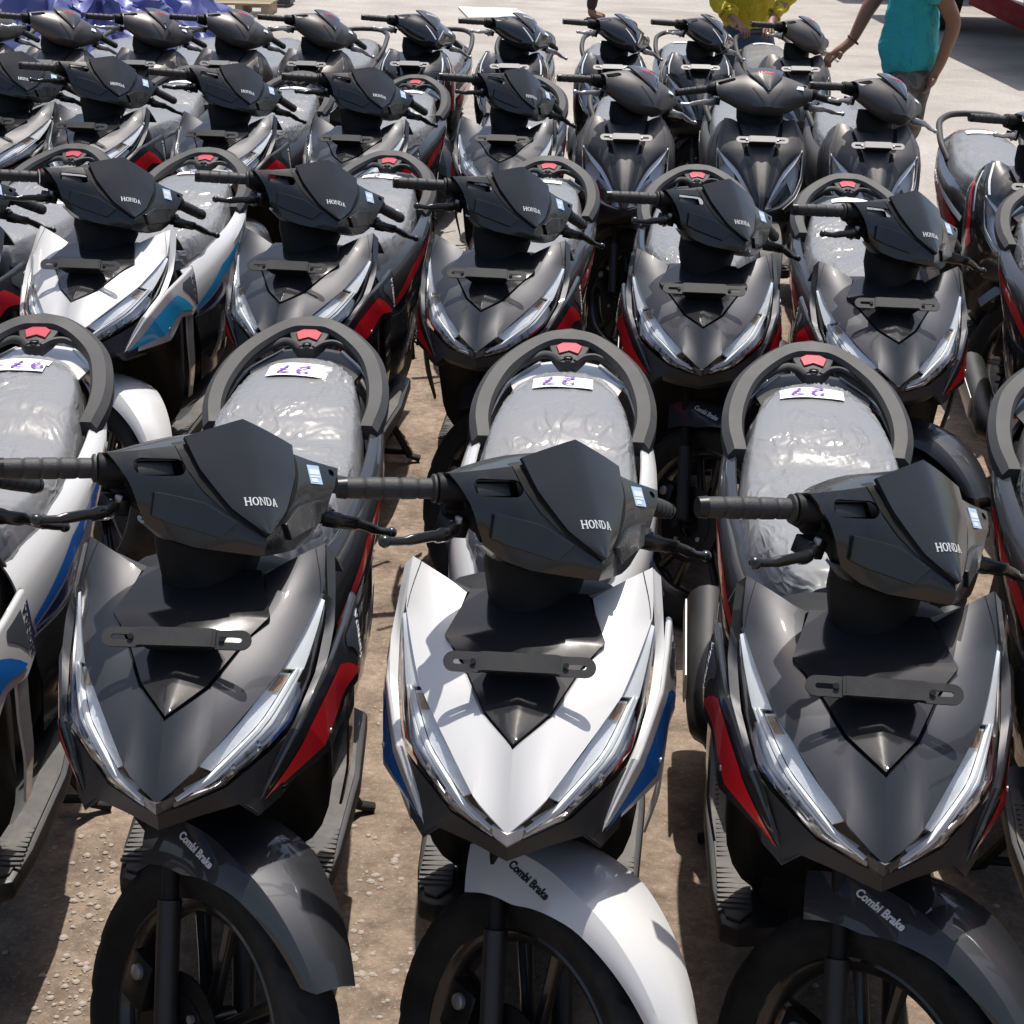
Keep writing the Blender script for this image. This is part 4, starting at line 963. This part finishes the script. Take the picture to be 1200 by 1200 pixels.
# ------------------------------------------------------------------ ground
def ground_mat():
    m = bpy.data.materials.new('ground'); m.use_nodes = True; n = m.node_tree; L = n.links.new; b = n.nodes['Principled BSDF']
    tc = n.nodes.new('ShaderNodeTexCoord')
    def nz(sc, det=6, ro=.6, dist=0.):
        q = n.nodes.new('ShaderNodeTexNoise'); q.inputs['Scale'].default_value = sc; q.inputs['Detail'].default_value = det; q.inputs['Roughness'].default_value = ro; q.inputs['Distortion'].default_value = dist
        L(tc.outputs['Object'], q.inputs['Vector']); return q
    def ramp(src, a, b_, ca=(0,0,0,1), cb=(1,1,1,1)):
        r = n.nodes.new('ShaderNodeValToRGB'); r.color_ramp.elements[0].position = a; r.color_ramp.elements[1].position = b_
        r.color_ramp.elements[0].color = ca; r.color_ramp.elements[1].color = cb; L(src, r.inputs[0]); return r
    def mix(f, a, b_, typ='MIX'):
        q = n.nodes.new('ShaderNodeMix'); q.data_type = 'RGBA'; q.blend_type = typ
        if isinstance(f, float): q.inputs[0].default_value = f
        else: L(f, q.inputs[0])
        for s_, i in ((a, 6), (b_, 7)):
            if isinstance(s_, tuple): q.inputs[i].default_value = s_
            else: L(s_, q.inputs[i])
        return q.outputs[2]
    conc = ramp(nz(1.1, 9, .65).outputs[0], .3, .75, (.33,.305,.275,1), (.50,.47,.435,1)).outputs[0]
    fine = ramp(nz(38, 6, .7).outputs[0], .35, .7, (.62,.60,.58,1), (1,1,1,1)).outputs[0]
    conc = mix(.8, conc, fine, 'MULTIPLY')
    stain = ramp(nz(.55, 5, .6, .5).outputs[0], .52, .66).outputs[0]
    conc = mix(stain, conc, mix(.55, conc, (.20,.18,.16,1)))
    dirt = ramp(nz(6, 10, .78, .3).outputs[0], .36, .66, (.165,.122,.09,1), (.43,.33,.252,1)).outputs[0]
    dirt = mix(.9, dirt, fine, 'MULTIPLY')
    clod = ramp(nz(95, 5, .7).outputs[0], .56, .66).outputs[0]
    dirt = mix(clod, dirt, mix(.35, dirt, (.56,.47,.39,1)))
    sx = n.nodes.new('ShaderNodeSeparateXYZ'); L(tc.outputs['Object'], sx.inputs[0])
    mr = n.nodes.new('ShaderNodeMapRange'); mr.inputs[1].default_value = 5.5; mr.inputs[2].default_value = 9.5; mr.inputs[3].default_value = -.55; mr.inputs[4].default_value = .55
    L(sx.outputs[1], mr.inputs[0]); ad = n.nodes.new('ShaderNodeMath'); ad.operation = 'ADD'; L(mr.outputs[0], ad.inputs[0]); L(nz(.9, 7, .65).outputs[0], ad.inputs[1])
    k = ramp(ad.outputs[0], .42, .58).outputs[0]
    L(mix(k, dirt, conc), b.inputs['Base Color']); b.inputs['Roughness'].default_value = .9; b.inputs['Specular IOR Level'].default_value = .25
    hb = n.nodes.new('ShaderNodeMath'); hb.operation = 'ADD'; L(nz(55, 8, .75).outputs[0], hb.inputs[0]); L(nz(7, 6, .6).outputs[0], hb.inputs[1])
    bp = n.nodes.new('ShaderNodeBump'); bp.inputs['Strength'].default_value = .7; bp.inputs['Distance'].default_value = .012; L(hb.outputs[0], bp.inputs['Height']); L(bp.outputs[0], b.inputs['Normal'])
    MAT['ground'] = m
ground_mat()
def link(name, me, parent=None, **p):
    o = bpy.data.objects.new(name, me); col.objects.link(o); o.parent = parent
    for k_, v_ in p.items(): o[k_] = v_
    return o
gv = []; NX, NY = 90, 110
for j in range(NY+1):
    for i in range(NX+1):
        a, b = i/NX*2-1, j/NY
        x = math.copysign(abs(a)**2.2, a)*220; y = -60 + 400*(b**2.4) if False else -20 + 420*b**3
        z = .006*noise.noise(V(x*.9, y*.9, 0)) + .004*noise.noise(V(x*3, y*3, 4)) if abs(x) < 12 and y < 25 else 0
        gv.append((x, y, min(z, .0)))
gm = MB().mat('ground').add(gv, [(j*(NX+1)+i, j*(NX+1)+i+1, (j+1)*(NX+1)+i+1, (j+1)*(NX+1)+i) for j in range(NY) for i in range(NX)]).mesh('ground', 0, merge=0)
link('ground', gm, kind='structure')
# loose stones on the dirt
rs_ = random.Random(5); gb = MB().mat('stone') if 'stone' in MAT else None
mat('stone', (.33,.28,.235), .9, bump=.3, bump_scale=60)
gb = MB().mat('stone')
def pebble(c, r):
    ph = rs_.random()*6; v = []
    for zz, rr in ((-.5,.6),(.1,1.),(.6,.55)):
        for k in range(6): a = ph+k*math.pi/3; v.append(c + V(r*rr*math.cos(a)*(.7+.5*rs_.random()), r*rr*math.sin(a)*(.7+.5*rs_.random()), r*zz*.6))
    gb.add(v, [(0,5,4,3,2,1), (12,13,14,15,16,17)] + [(6*j+k, 6*j+(k+1)%6, 6*j+6+(k+1)%6, 6*j+6+k) for j in (0,1) for k in range(6)])
for i in range(1500):
    if i < 330:
        g_ = ground(*rs_.choice([(103,1062),(97,1130),(92,1165),(420,1120),(440,1010),(120,1000),(470,1150),(60,1190)])); p = V(rs_.gauss(g_.x,.034), rs_.gauss(g_.y,.06), .0)
    else: p = V(rs_.uniform(-1.6,1.6), rs_.uniform(1.3,4.2), 0)
    pebble(p, .0018+(.007 if i < 330 else .006)*rs_.random()**3)
link('gravel', gb.mesh('gravel', 30, merge=0), kind='stuff', label='small loose stones scattered over the brown dirt', category='gravel')

# ------------------------------------------------------------------ people
mat('skin', (.23,.115,.068), .55, bump=.1, bump_scale=120)
mat('shirt_yellow', (.46,.36,.015), .85, bump=.35, bump_scale=70)
mat('shirt_teal', (.018,.33,.36), .8, bump=.35, bump_scale=60)
mat('jeans', (.035,.06,.11), .85, bump=.3, bump_scale=120)
mat('trousers_dark', (.030,.013,.014), .85, bump=.2)
mat('shirt_plain', (.30,.30,.29), .8)
mat('hair', (.012,.010,.009), .5)
mat('sandal', (.03,.025,.022), .6)
mat('beads', (.12,.02,.02), .4)
for nm in ('shirt_yellow', 'shirt_teal'):
    for nd_ in MAT[nm].node_tree.nodes:
        if nd_.type == 'BUMP': nd_.inputs['Distance'].default_value = .05; nd_.inputs['Strength'].default_value = .9
        if nd_.type == 'TEX_NOISE': nd_.inputs['Scale'].default_value = 8; nd_.inputs['Distortion'].default_value = 1.2; nd_.inputs['Detail'].default_value = 4
def camo():
    m = mat('camo', (.12,.11,.09), .85); n = m.node_tree; b = n.nodes['Principled BSDF']
    tc = n.nodes.new('ShaderNodeTexCoord'); no = n.nodes.new('ShaderNodeTexNoise'); no.inputs['Scale'].default_value = 14; no.inputs['Detail'].default_value = 2
    r = n.nodes.new('ShaderNodeValToRGB'); r.color_ramp.interpolation = 'CONSTANT'
    r.color_ramp.elements[0].color = (.055,.050,.042,1); r.color_ramp.elements[1].position = .5; r.color_ramp.elements[1].color = (.15,.13,.10,1)
    e = r.color_ramp.elements.new(.58); e.color = (.09,.085,.085,1); e = r.color_ramp.elements.new(.42); e.color = (.10,.075,.055,1)
    n.links.new(tc.outputs['Object'], no.inputs['Vector']); n.links.new(no.outputs[0], r.inputs[0]); n.links.new(r.outputs[0], b.inputs['Base Color'])
camo()
def skin(name, nodes, edges, m, root=0, sub=2):
    """nodes: (pos, rx[, ry])"""
    me = bpy.data.meshes.new(name); me.from_pydata([tuple(n[0]) for n in nodes], edges, []); o = bpy.data.objects.new('t', me); col.objects.link(o)
    o.modifiers.new('k', 'SKIN')
    sv = me.skin_vertices[0].data
    for i, n in enumerate(nodes): sv[i].radius = (n[1], n[2] if len(n) > 2 else n[1]); sv[i].use_root = i == root
    q = o.modifiers.new('s', 'SUBSURF'); q.levels = sub; q.render_levels = sub
    dg = bpy.context.evaluated_depsgraph_get(); r = bpy.data.meshes.new_from_object(o.evaluated_get(dg)); r.name = name
    bpy.data.objects.remove(o); r.materials.clear(); r.materials.append(MAT[m]); r.shade_smooth(); return r
def rumple(me, amp, sc, seed=0):
    for v in me.vertices:
        p = v.co; v.co = p + v.normal*amp*(noise.noise(V(p.x*sc, p.y*sc, p.z*sc*.45+seed)) + .5*noise.noise(V(p.x*sc*2.3, p.y*sc*2.3, p.z*sc+seed)))
    return me
def person(J, label, shirt, legs, sleeve=1., short=False, hem=.0, grip=True, loc=(0,0,0)):
    """J: joints pelvis chest neck head, and per side (L,R) sh el wr hd hip kn an toe"""
    root = bpy.data.objects.new('person', None); col.objects.link(root); root.location = loc; root['label'] = label; root['category'] = 'person'; root['group'] = 'people among the scooters'
    N = []; E_ = []
    def nd(p, *r): N.append((V(*p), *r)); return len(N)-1
    pel = nd(J['pelvis'], .095); sp = nd(V(*J['pelvis']).lerp(V(*J['chest']), .5), .092); ch = nd(J['chest'], .105); ne = nd(J['neck'], .052); hd0 = nd(V(*J['neck']).lerp(V(*J['head']), .5), .060); hd = nd(J['head'], .085, .095); tp = nd(V(*J['head'])+V(0,0,.07), .065, .075)
    E_ += [(pel,sp),(sp,ch),(ch,ne),(ne,hd0),(hd0,hd),(hd,tp)]
    for s_ in 'LR':
        a = nd(J['sh'+s_], .055); b = nd(J['el'+s_], .040); c = nd(J['wr'+s_], .026); d = nd(J['hd'+s_], .034, .018)
        E_ += [(ch,a),(a,b),(b,c),(c,d)]
        h, wv = V(*J['hd'+s_]), V(*J['wr'+s_]); f = (h-wv).normalized(); up = V(*J.get('palm'+s_, (0,0,1))); side = f.cross(up).normalized(); dn = side.cross(f).normalized()
        for q, ln in ((-1.5,.052),(-.5,.062),(.5,.066),(1.5,.058)):
            p0 = h + f*.03 + side*q*.018; p1 = p0 + f*ln*.5 - dn*ln*.15; p2 = p1 + f*ln*.15 - dn*ln*.45
            i0, i1, i2 = nd(p0,.0095), nd(p1,.0088), nd(p2,.0075); E_ += [(d,i0),(i0,i1),(i1,i2)]
        p0 = h - f*.015 + side*.036*(1 if s_ == 'L' else -1); i0 = nd(p0,.011); i1 = nd(p0+f*.028-dn*.012+side*.01*(1 if s_ == 'L' else -1),.009); E_ += [(d,i0),(i0,i1)]
        g = nd(J['hip'+s_], .062); k_ = nd(J['kn'+s_], .058); an = nd(J['an'+s_], .038); to = nd(V(*J['an'+s_])+V(*J.get('toe',(0,-.15,0)))+V(0,0,-.045), .038, .025)
        E_ += [(pel,g),(g,k_),(k_,an),(an,to)]
    body = link('body', skin('body', N, E_, 'skin', 0), root)
    # face and hair
    H = V(*J['head']); fw = V(*J.get('face', (0,-1,0))).normalized(); sd_ = fw.cross(V(0,0,1)).normalized()
    hr = MB().mat('hair')
    vs = []; n1, n2 = 14, 8
    for i in range(n2+1):
        th = i/n2*R(100)
        for k in range(n1):
            a = 2*math.pi*k/n1; dirn = fw*math.cos(a)*math.sin(th) + sd_*math.sin(a)*math.sin(th) + V(0,0,math.cos(th))
            cut = .86 if (math.cos(a) > .3 and th > R(62)) else 1.04
            vs.append(H + V(0,0,.03) + V(dirn.x*.098*cut, dirn.y*.112*cut, dirn.z*.115))
    hr.add(vs, [(i*n1+k, i*n1+(k+1)%n1, (i+1)*n1+(k+1)%n1, (i+1)*n1+k) for i in range(n2) for k in range(n1)]); link('hair', hr.mesh('hair', 60), root)
    fm = MB().mat('skin').tube([H+fw*.085+V(0,0,.02), H+fw*.112-V(0,0,.012), H+fw*.09-V(0,0,.028)], [.008,.015,.012], 8)
    for e in (-1, 1): fm.tube([H+sd_*e*.088+V(0,0,.018), H+sd_*e*.098-V(0,0,.03)], [(.016,.008),(.009,.006)], 8)
    link('face', fm.mesh('face', 60), root)
    ey = MB().mat('hair')
    for e in (-1, 1): ey.tube([H+fw*.090+sd_*e*.034+V(0,0,.012), H+fw*.098+sd_*e*.033+V(0,0,.012)], [.011,.006], 8)
    ey.tube([H+fw*.092-sd_*.022-V(0,0,.052), H+fw*.098-V(0,0,.050), H+fw*.092+sd_*.022-V(0,0,.052)], .004, 6); link('eyes_and_mouth', ey.mesh('eyes', 60), root)
    # clothes follow the body
    N = []; E_ = []; P, C = V(*J['pelvis']), V(*J['chest'])
    b0 = nd(P+V(0,0,hem), .150); b1 = nd(P.lerp(C,.35), .145); b2 = nd(P.lerp(C,.7), .140); b3 = nd(C, .148); b4 = nd(C.lerp(V(*J['neck']),.75), .075); E_ += [(b0,b1),(b1,b2),(b2,b3),(b3,b4)]
    for s_ in 'LR':
        A_, B_, C_ = V(*J['sh'+s_]), V(*J['el'+s_]), V(*J['wr'+s_]); a = nd(A_, .072); E_.append((b3,a))
        if sleeve > 1.: b = nd(B_, .056); c = nd(B_.lerp(C_, .55), .048); d = nd(B_.lerp(C_, sleeve-1.), .040); E_ += [(a,b),(b,c),(c,d)]
        else: b = nd(A_.lerp(B_, sleeve), .066); E_.append((a,b))
    me = rumple(rumple(skin('shirt', N, E_, shirt, 0, 3), .034, 6.5, len(N)), .016, 17, 3); link('shirt', me, root)
    N = []; E_ = []; p0 = nd(P+V(0,0,.05), .138); p1 = nd(P-V(0,0,.05), .142); E_.append((p0,p1))
    for s_ in 'LR':
        h, k_, a = V(*J['hip'+s_]), V(*J['kn'+s_]), V(*J['an'+s_]); g = nd(h-V(0,0,.06), .100); q = nd(h.lerp(k_,.9 if short else 1.), .085 if short else .075); E_ += [(p1,g),(g,q)]
        if not short: r_ = nd(k_.lerp(a,.92), .060); E_.append((q,r_))
    link('shorts' if short else 'trousers', rumple(skin('legs', N, E_, legs, 0), .012, 10, 3), root)
    for s_ in 'LR':
        t = V(*J.get('toe',(0,-.15,0))); an = V(*J['an'+s_]); f = t.normalized(); sd2 = f.cross(V(0,0,1)); mb = MB().mat('sandal'); pts = []
        for k in range(14): a = 2*math.pi*k/14; pts.append(V(an.x,an.y,.004) + f*(.07+.135*math.cos(a)) + sd2*.047*math.sin(a))
        mb.prism(pts, (0,0,.022)); link('sandal', mb.mesh('sandal', 40), root)
    return root
xb, yb = solve('B', (917,81), (960,81), 1.)
tail = V(xb - math.sin(R(1.))*1.545, yb + 1.545, .838)
Yx, Yy = tail.x-.02, tail.y+.36
person(dict(pelvis=(Yx,Yy,.84), chest=(Yx,Yy-.06,1.20), neck=(Yx,Yy-.10,1.40), head=(Yx,Yy-.14,1.56), face=(0,-1,-.3),
    shL=(Yx-.18,Yy-.06,1.32), shR=(Yx+.18,Yy-.06,1.32), elL=(Yx-.245,Yy-.10,1.05), elR=(Yx+.235,Yy-.10,1.05), wrL=(Yx-.115,Yy-.265,.905), wrR=(Yx+.105,Yy-.265,.905), hdL=(tail.x-.095,tail.y+.02,.872), hdR=(tail.x+.065,tail.y+.02,.872), palmL=(0,.2,1), palmR=(0,.2,1),
    hipL=(Yx-.09,Yy,.78), hipR=(Yx+.09,Yy,.78), knL=(Yx-.11,Yy-.04,.44), knR=(Yx+.11,Yy-.04,.44), anL=(Yx-.11,Yy,.075), anR=(Yx+.11,Yy,.075)),
    'person in a yellow long-sleeved shirt holding the tail of a scooter', 'shirt_yellow', 'jeans', sleeve=1.93, hem=-.04)
hp = at_y(972, 66, yb + .12); Tx, Ty = 1.84, yb - .02
hand = V(hp.x, hp.y, hp.z)
person(dict(pelvis=(Tx,Ty,.83), chest=(Tx-.01,Ty,1.20), neck=(Tx-.03,Ty,1.45), head=(Tx-.06,Ty,1.61), face=(-1,0,-.25),
    shL=(Tx-.03,Ty-.17,1.36), shR=(Tx-.01,Ty+.17,1.36), elL=(Tx+.155,Ty-.16,1.07), elR=(Tx-.19,Ty+.14,1.11), wrL=(Tx+.11,Ty-.13,.87), wrR=(hand.x+.10,hand.y-.01,hand.z+.075), hdL=(Tx+.08,Ty-.12,.80), hdR=(hand.x+.03,hand.y-.01,hand.z+.02), palmL=(1,0,0), palmR=(0,-.3,1),
    hipL=(Tx,Ty-.08,.79), hipR=(Tx,Ty+.08,.79), knL=(Tx-.04,Ty-.10,.46), knR=(Tx+.03,Ty+.10,.46), anL=(Tx-.02,Ty-.10,.075), anR=(Tx+.05,Ty+.10,.075), toe=(-.15,0,0)),
    'person in a teal t-shirt and patterned shorts reaching for a handlebar', 'shirt_teal', 'camo', sleeve=.72, short=True, hem=-.05)
br = MB().mat('beads'); wc = V(hand.x+.105, hand.y-.01, hand.z+.08); ax = V(.6,.05,.75).normalized(); x_ = ax.orthogonal().normalized(); y_ = ax.cross(x_)
for k in range(18):
    a = 2*math.pi*k/18; br.lathe([(-.005,0),(-.003,.004),(0,.005),(.003,.004),(.005,0)], wc + x_*.030*math.cos(a) + y_*.030*math.sin(a), 'Z', 6)
link('bracelet', br.mesh('bracelet', 60), None, label='dark beaded bracelet on the wrist reaching for the handlebar', category='bracelet')
gp = ground(694, 24); Lx, Ly = gp.x, gp.y
person(dict(pelvis=(Lx,Ly,.90), chest=(Lx,Ly,1.26), neck=(Lx,Ly,1.46), head=(Lx,Ly-.02,1.62), face=(1,.2,0),
    shL=(Lx,Ly-.18,1.38), shR=(Lx,Ly+.18,1.38), elL=(Lx,Ly-.24,1.10), elR=(Lx,Ly+.24,1.10), wrL=(Lx+.05,Ly-.22,.86), wrR=(Lx+.05,Ly+.22,.86), hdL=(Lx+.07,Ly-.21,.78), hdR=(Lx+.07,Ly+.21,.78), palmL=(1,0,0), palmR=(1,0,0),
    hipL=(Lx,Ly-.09,.84), hipR=(Lx,Ly+.09,.84), knL=(Lx+.03,Ly-.09,.46), knR=(Lx-.02,Ly+.09,.46), anL=(Lx-.03,Ly-.09,.075), anR=(Lx+.0,Ly+.09,.075), toe=(.15,0,0)),
    'person in dark maroon trousers standing far out on the open yard', 'shirt_plain', 'trousers_dark', sleeve=.6)

# ------------------------------------------------------------------ things around the yard
mat('tarp', (.10,.115,.33), .5, 0, .2, .3, dirt=.12, bump=.1, bump_scale=30)
tv = []; n1, n2 = 150, 70; TC = V(-2.60, 11.2, 0)
for i in range(n2+1):
    t = i/n2
    for k in range(n1):
        a = 2*math.pi*k/n1; ca, sa = math.cos(a), math.sin(a)
        r = .10 + .62*t**.7 ; sq = 1/max(abs(ca), abs(sa))**.55
        h = 1.12*(1-t**3.2) + .25*max(0, -ca)*(1-t)
        fold = (1-abs(noise.noise(V(ca*3.1, sa*3.1, t*2.5))))**2*.30 + (1-abs(noise.noise(V(ca*6, sa*6, t*7+4))))**2*.18 + (1-abs(noise.noise(V(ca*13, sa*13, t*12+4))))**2*.07
        rr = r*sq*(.80+fold*1.3*(.4+t)); z = max(.004, h*(.80+.35*noise.noise(V(ca*1.7, sa*1.7, 2)))+ .12*noise.noise(V(ca*rr*9, sa*rr*9, 7))*(1-t))
        tv.append(TC + V(rr*ca*.92, rr*sa*.75, z if i < n2 else .003))
tm = MB().mat('tarp').add(tv, [(i*n1+k, i*n1+(k+1)%n1, (i+1)*n1+(k+1)%n1, (i+1)*n1+k) for i in range(n2) for k in range(n1)] + [tuple(range(n1))])
link('tarpaulin', tm.mesh('tarp', 50), None, label='crumpled blue tarpaulin heaped behind the back row of scooters', category='tarpaulin')
mat('wood', (.30,.21,.13), .8, dirt=.3, bump=.3, bump_scale=50); mat('board_white', (.62,.58,.50), .7, dirt=.2); mat('concrete', (.30,.29,.27), .9, dirt=.2, bump=.4, bump_scale=40)
mat('crate_dark', (.05,.045,.045), .7, dirt=.2); mat('green_wood', (.13,.15,.07), .8, dirt=.3)
q = [ground(*p) for p in ((537,10),(549,23),(621,22),(604,12))]
link('board', MB().mat('board_white').prism([p+V(0,0,.004) for p in q], (0,0,.02)).mesh('board', 30), None, label='pale flat board lying on the ground beyond the back row', category='board')
a, b = ground(66,18), ground(106,-4); d = (b-a).normalized(); n_ = V(-d.y, d.x, 0)
link('concrete_beam', MB().mat('concrete').prism([a-d*1.5-n_*.11, a-d*1.5+n_*.11, b+d*3+n_*.11, b+d*3-n_*.11], (0,0,.16)).mesh('beam', 30, bevel=.015), None, label='long concrete beam lying on the ground beside the blue tarpaulin', category='beam')
pc = ground(286, 16)
pal = bpy.data.objects.new('wooden_pallet', None); col.objects.link(pal); pal.location = pc; pal['label'] = 'broken wooden pallet with a dark crate behind the back row'; pal['category'] = 'pallet'
pal['label'] = 'small worn wooden pallet lying beyond the back row'
for k in range(5): link('slat', MB().mat('green_wood' if k == 2 else 'wood').box((0, -.30+.15*k, .13), (.34, .06, .011)).mesh('slat', 30, bevel=.003), pal)
for k in (-1, 0, 1): link('bearer', MB().mat('wood').box((.28*k, 0, .061), (.04, .36, .057)).mesh('bearer', 30, bevel=.003), pal)
cb = bpy.data.objects.new('crate', None); col.objects.link(cb); cb.location = ground(313, 6); cb['label'] = 'dark open crate standing next to the wooden pallet'; cb['category'] = 'crate'
for k in range(3):
    for sx in (-1, 1):
        link('slat', MB().mat('crate_dark').box((0, sx*.22, .08+.13*k), (.3, .012, .05)).mesh('cs', 30), cb); link('slat', MB().mat('crate_dark').box((sx*.29, 0, .08+.13*k), (.012, .21, .05)).mesh('cs', 30), cb)
for sx in (-1, 1):
    for sy in (-1, 1): link('corner_post', MB().mat('wood').box((sx*.26, sy*.19, .2), (.02, .02, .199)).mesh('post', 30), cb)
link('bottom', MB().mat('crate_dark').box((0,0,.012), (.28,.20,.010)).mesh('bottom', 30), cb)
# lorry whose bed stands above the frame
mat('lorry_red', (.30,.030,.035), .5, 0, .3, dirt=.25); mat('lorry_tyre', (.015,.015,.015), .8, dirt=.25); mat('lorry_bed', (.10,.085,.07), .7, dirt=.3)
lor = bpy.data.objects.new('lorry', None); col.objects.link(lor); lor['label'] = 'red-framed lorry parked with its long bed over the far yard'; lor['category'] = 'lorry'
lor.location = (5.5, 18.5, 0); Lo = V(5.5, 18.5, 0)
def lp(nm, mb, **kw): return link(nm, mb.xf(Matrix.Translation(-Lo)).mesh(nm, 35, **kw), lor)
def lwheel(x, y, r=.50):
    w_ = lp('wheel', MB().mat('lorry_tyre').lathe([(-.13,r*.55),(-.15,r*.7),(-.14,r*.92),(-.09,r*.99),(0,r),(.09,r*.99),(.14,r*.92),(.15,r*.7),(.13,r*.55)], (x,y,r), 'X', 48))
    link('rim', MB().mat('steel').lathe([(-.12,r*.56),(-.06,r*.5),(-.05,r*.2),(-.10,r*.14),(-.10,0)], V(x,y,r)-Lo, 'X', 32).mesh('lrim', 35), w_)
for y_ in (19.95, 21.2): lwheel(4.62, y_); lwheel(6.35, y_)
lwheel(4.62, 25.0); lwheel(6.35, 25.0)
lp('bed', MB().mat('lorry_bed').box((5.5,18.5,1.18), (1.28,3.4,.08)))
for sx in (-1, 1): lp('side_board', MB().mat('lorry_red').box((5.5+sx*1.25,18.5,1.52), (.03,3.38,.257)))
lp('tailgate', MB().mat('lorry_red').box((5.5,15.13,1.52), (1.215,.03,.257)))
for sx in (-1, 1): lp('chassis_rail', MB().mat('lorry_red').box((5.5+sx*.42,20.6,1.0), (.05,5.6,.099)))
for x_ in (4.95, 6.05): lp('strut', MB().mat('lorry_red').box((x_,19.3,.72), (.035,.035,.38)))
lp('guard_bar', MB().mat('lorry_red').tube([V(4.80,19.3,.42), V(5.55,18.9,.10)], [(.11,.06),(.11,.06)], 4, flat=(0,0,1)))
lp('guard_bar', MB().mat('lorry_red').tube([V(5.55,18.9,.10), V(6.1,19.3,.42)], [(.11,.06),(.11,.06)], 4, flat=(0,0,1)))
lp('axle', MB().mat('crate_dark').tube([V(4.5,19.95,.5), V(6.45,19.95,.5)], .07, 12)); lp('spare_tyre', MB().mat('lorry_tyre').lathe([(-.10,.25),(-.12,.35),(-.10,.45),(0,.48),(.10,.45),(.12,.35),(.10,.25)], (5.62,19.5,.50), 'X', 32, closed=True))
cab = MB().mat('lorry_red').prism([V(4.3,23.9,.75), V(4.3,26.1,.75), V(4.3,26.1,1.7), V(4.3,25.7,2.6), V(4.3,23.9,2.6)], (2.4,0,0)); C_ = lp('cab', cab, bevel=.05)
for sx, x_ in ((-1,4.29),(1,6.71)): link('window', MB().mat('gloss_black').prism([V(x_,24.3,1.75)-Lo, V(x_,25.75,1.75)-Lo, V(x_,25.5,2.4)-Lo, V(x_,24.3,2.4)-Lo], (sx*.008,0,0)).mesh('lw', 30), C_)
link('windscreen', MB().mat('gloss_black').prism([V(4.45,26.09,1.78)-Lo, V(6.55,26.09,1.78)-Lo, V(6.5,25.79,2.48)-Lo, V(4.5,25.79,2.48)-Lo], (0,.012,.004)).mesh('lws', 30), C_)
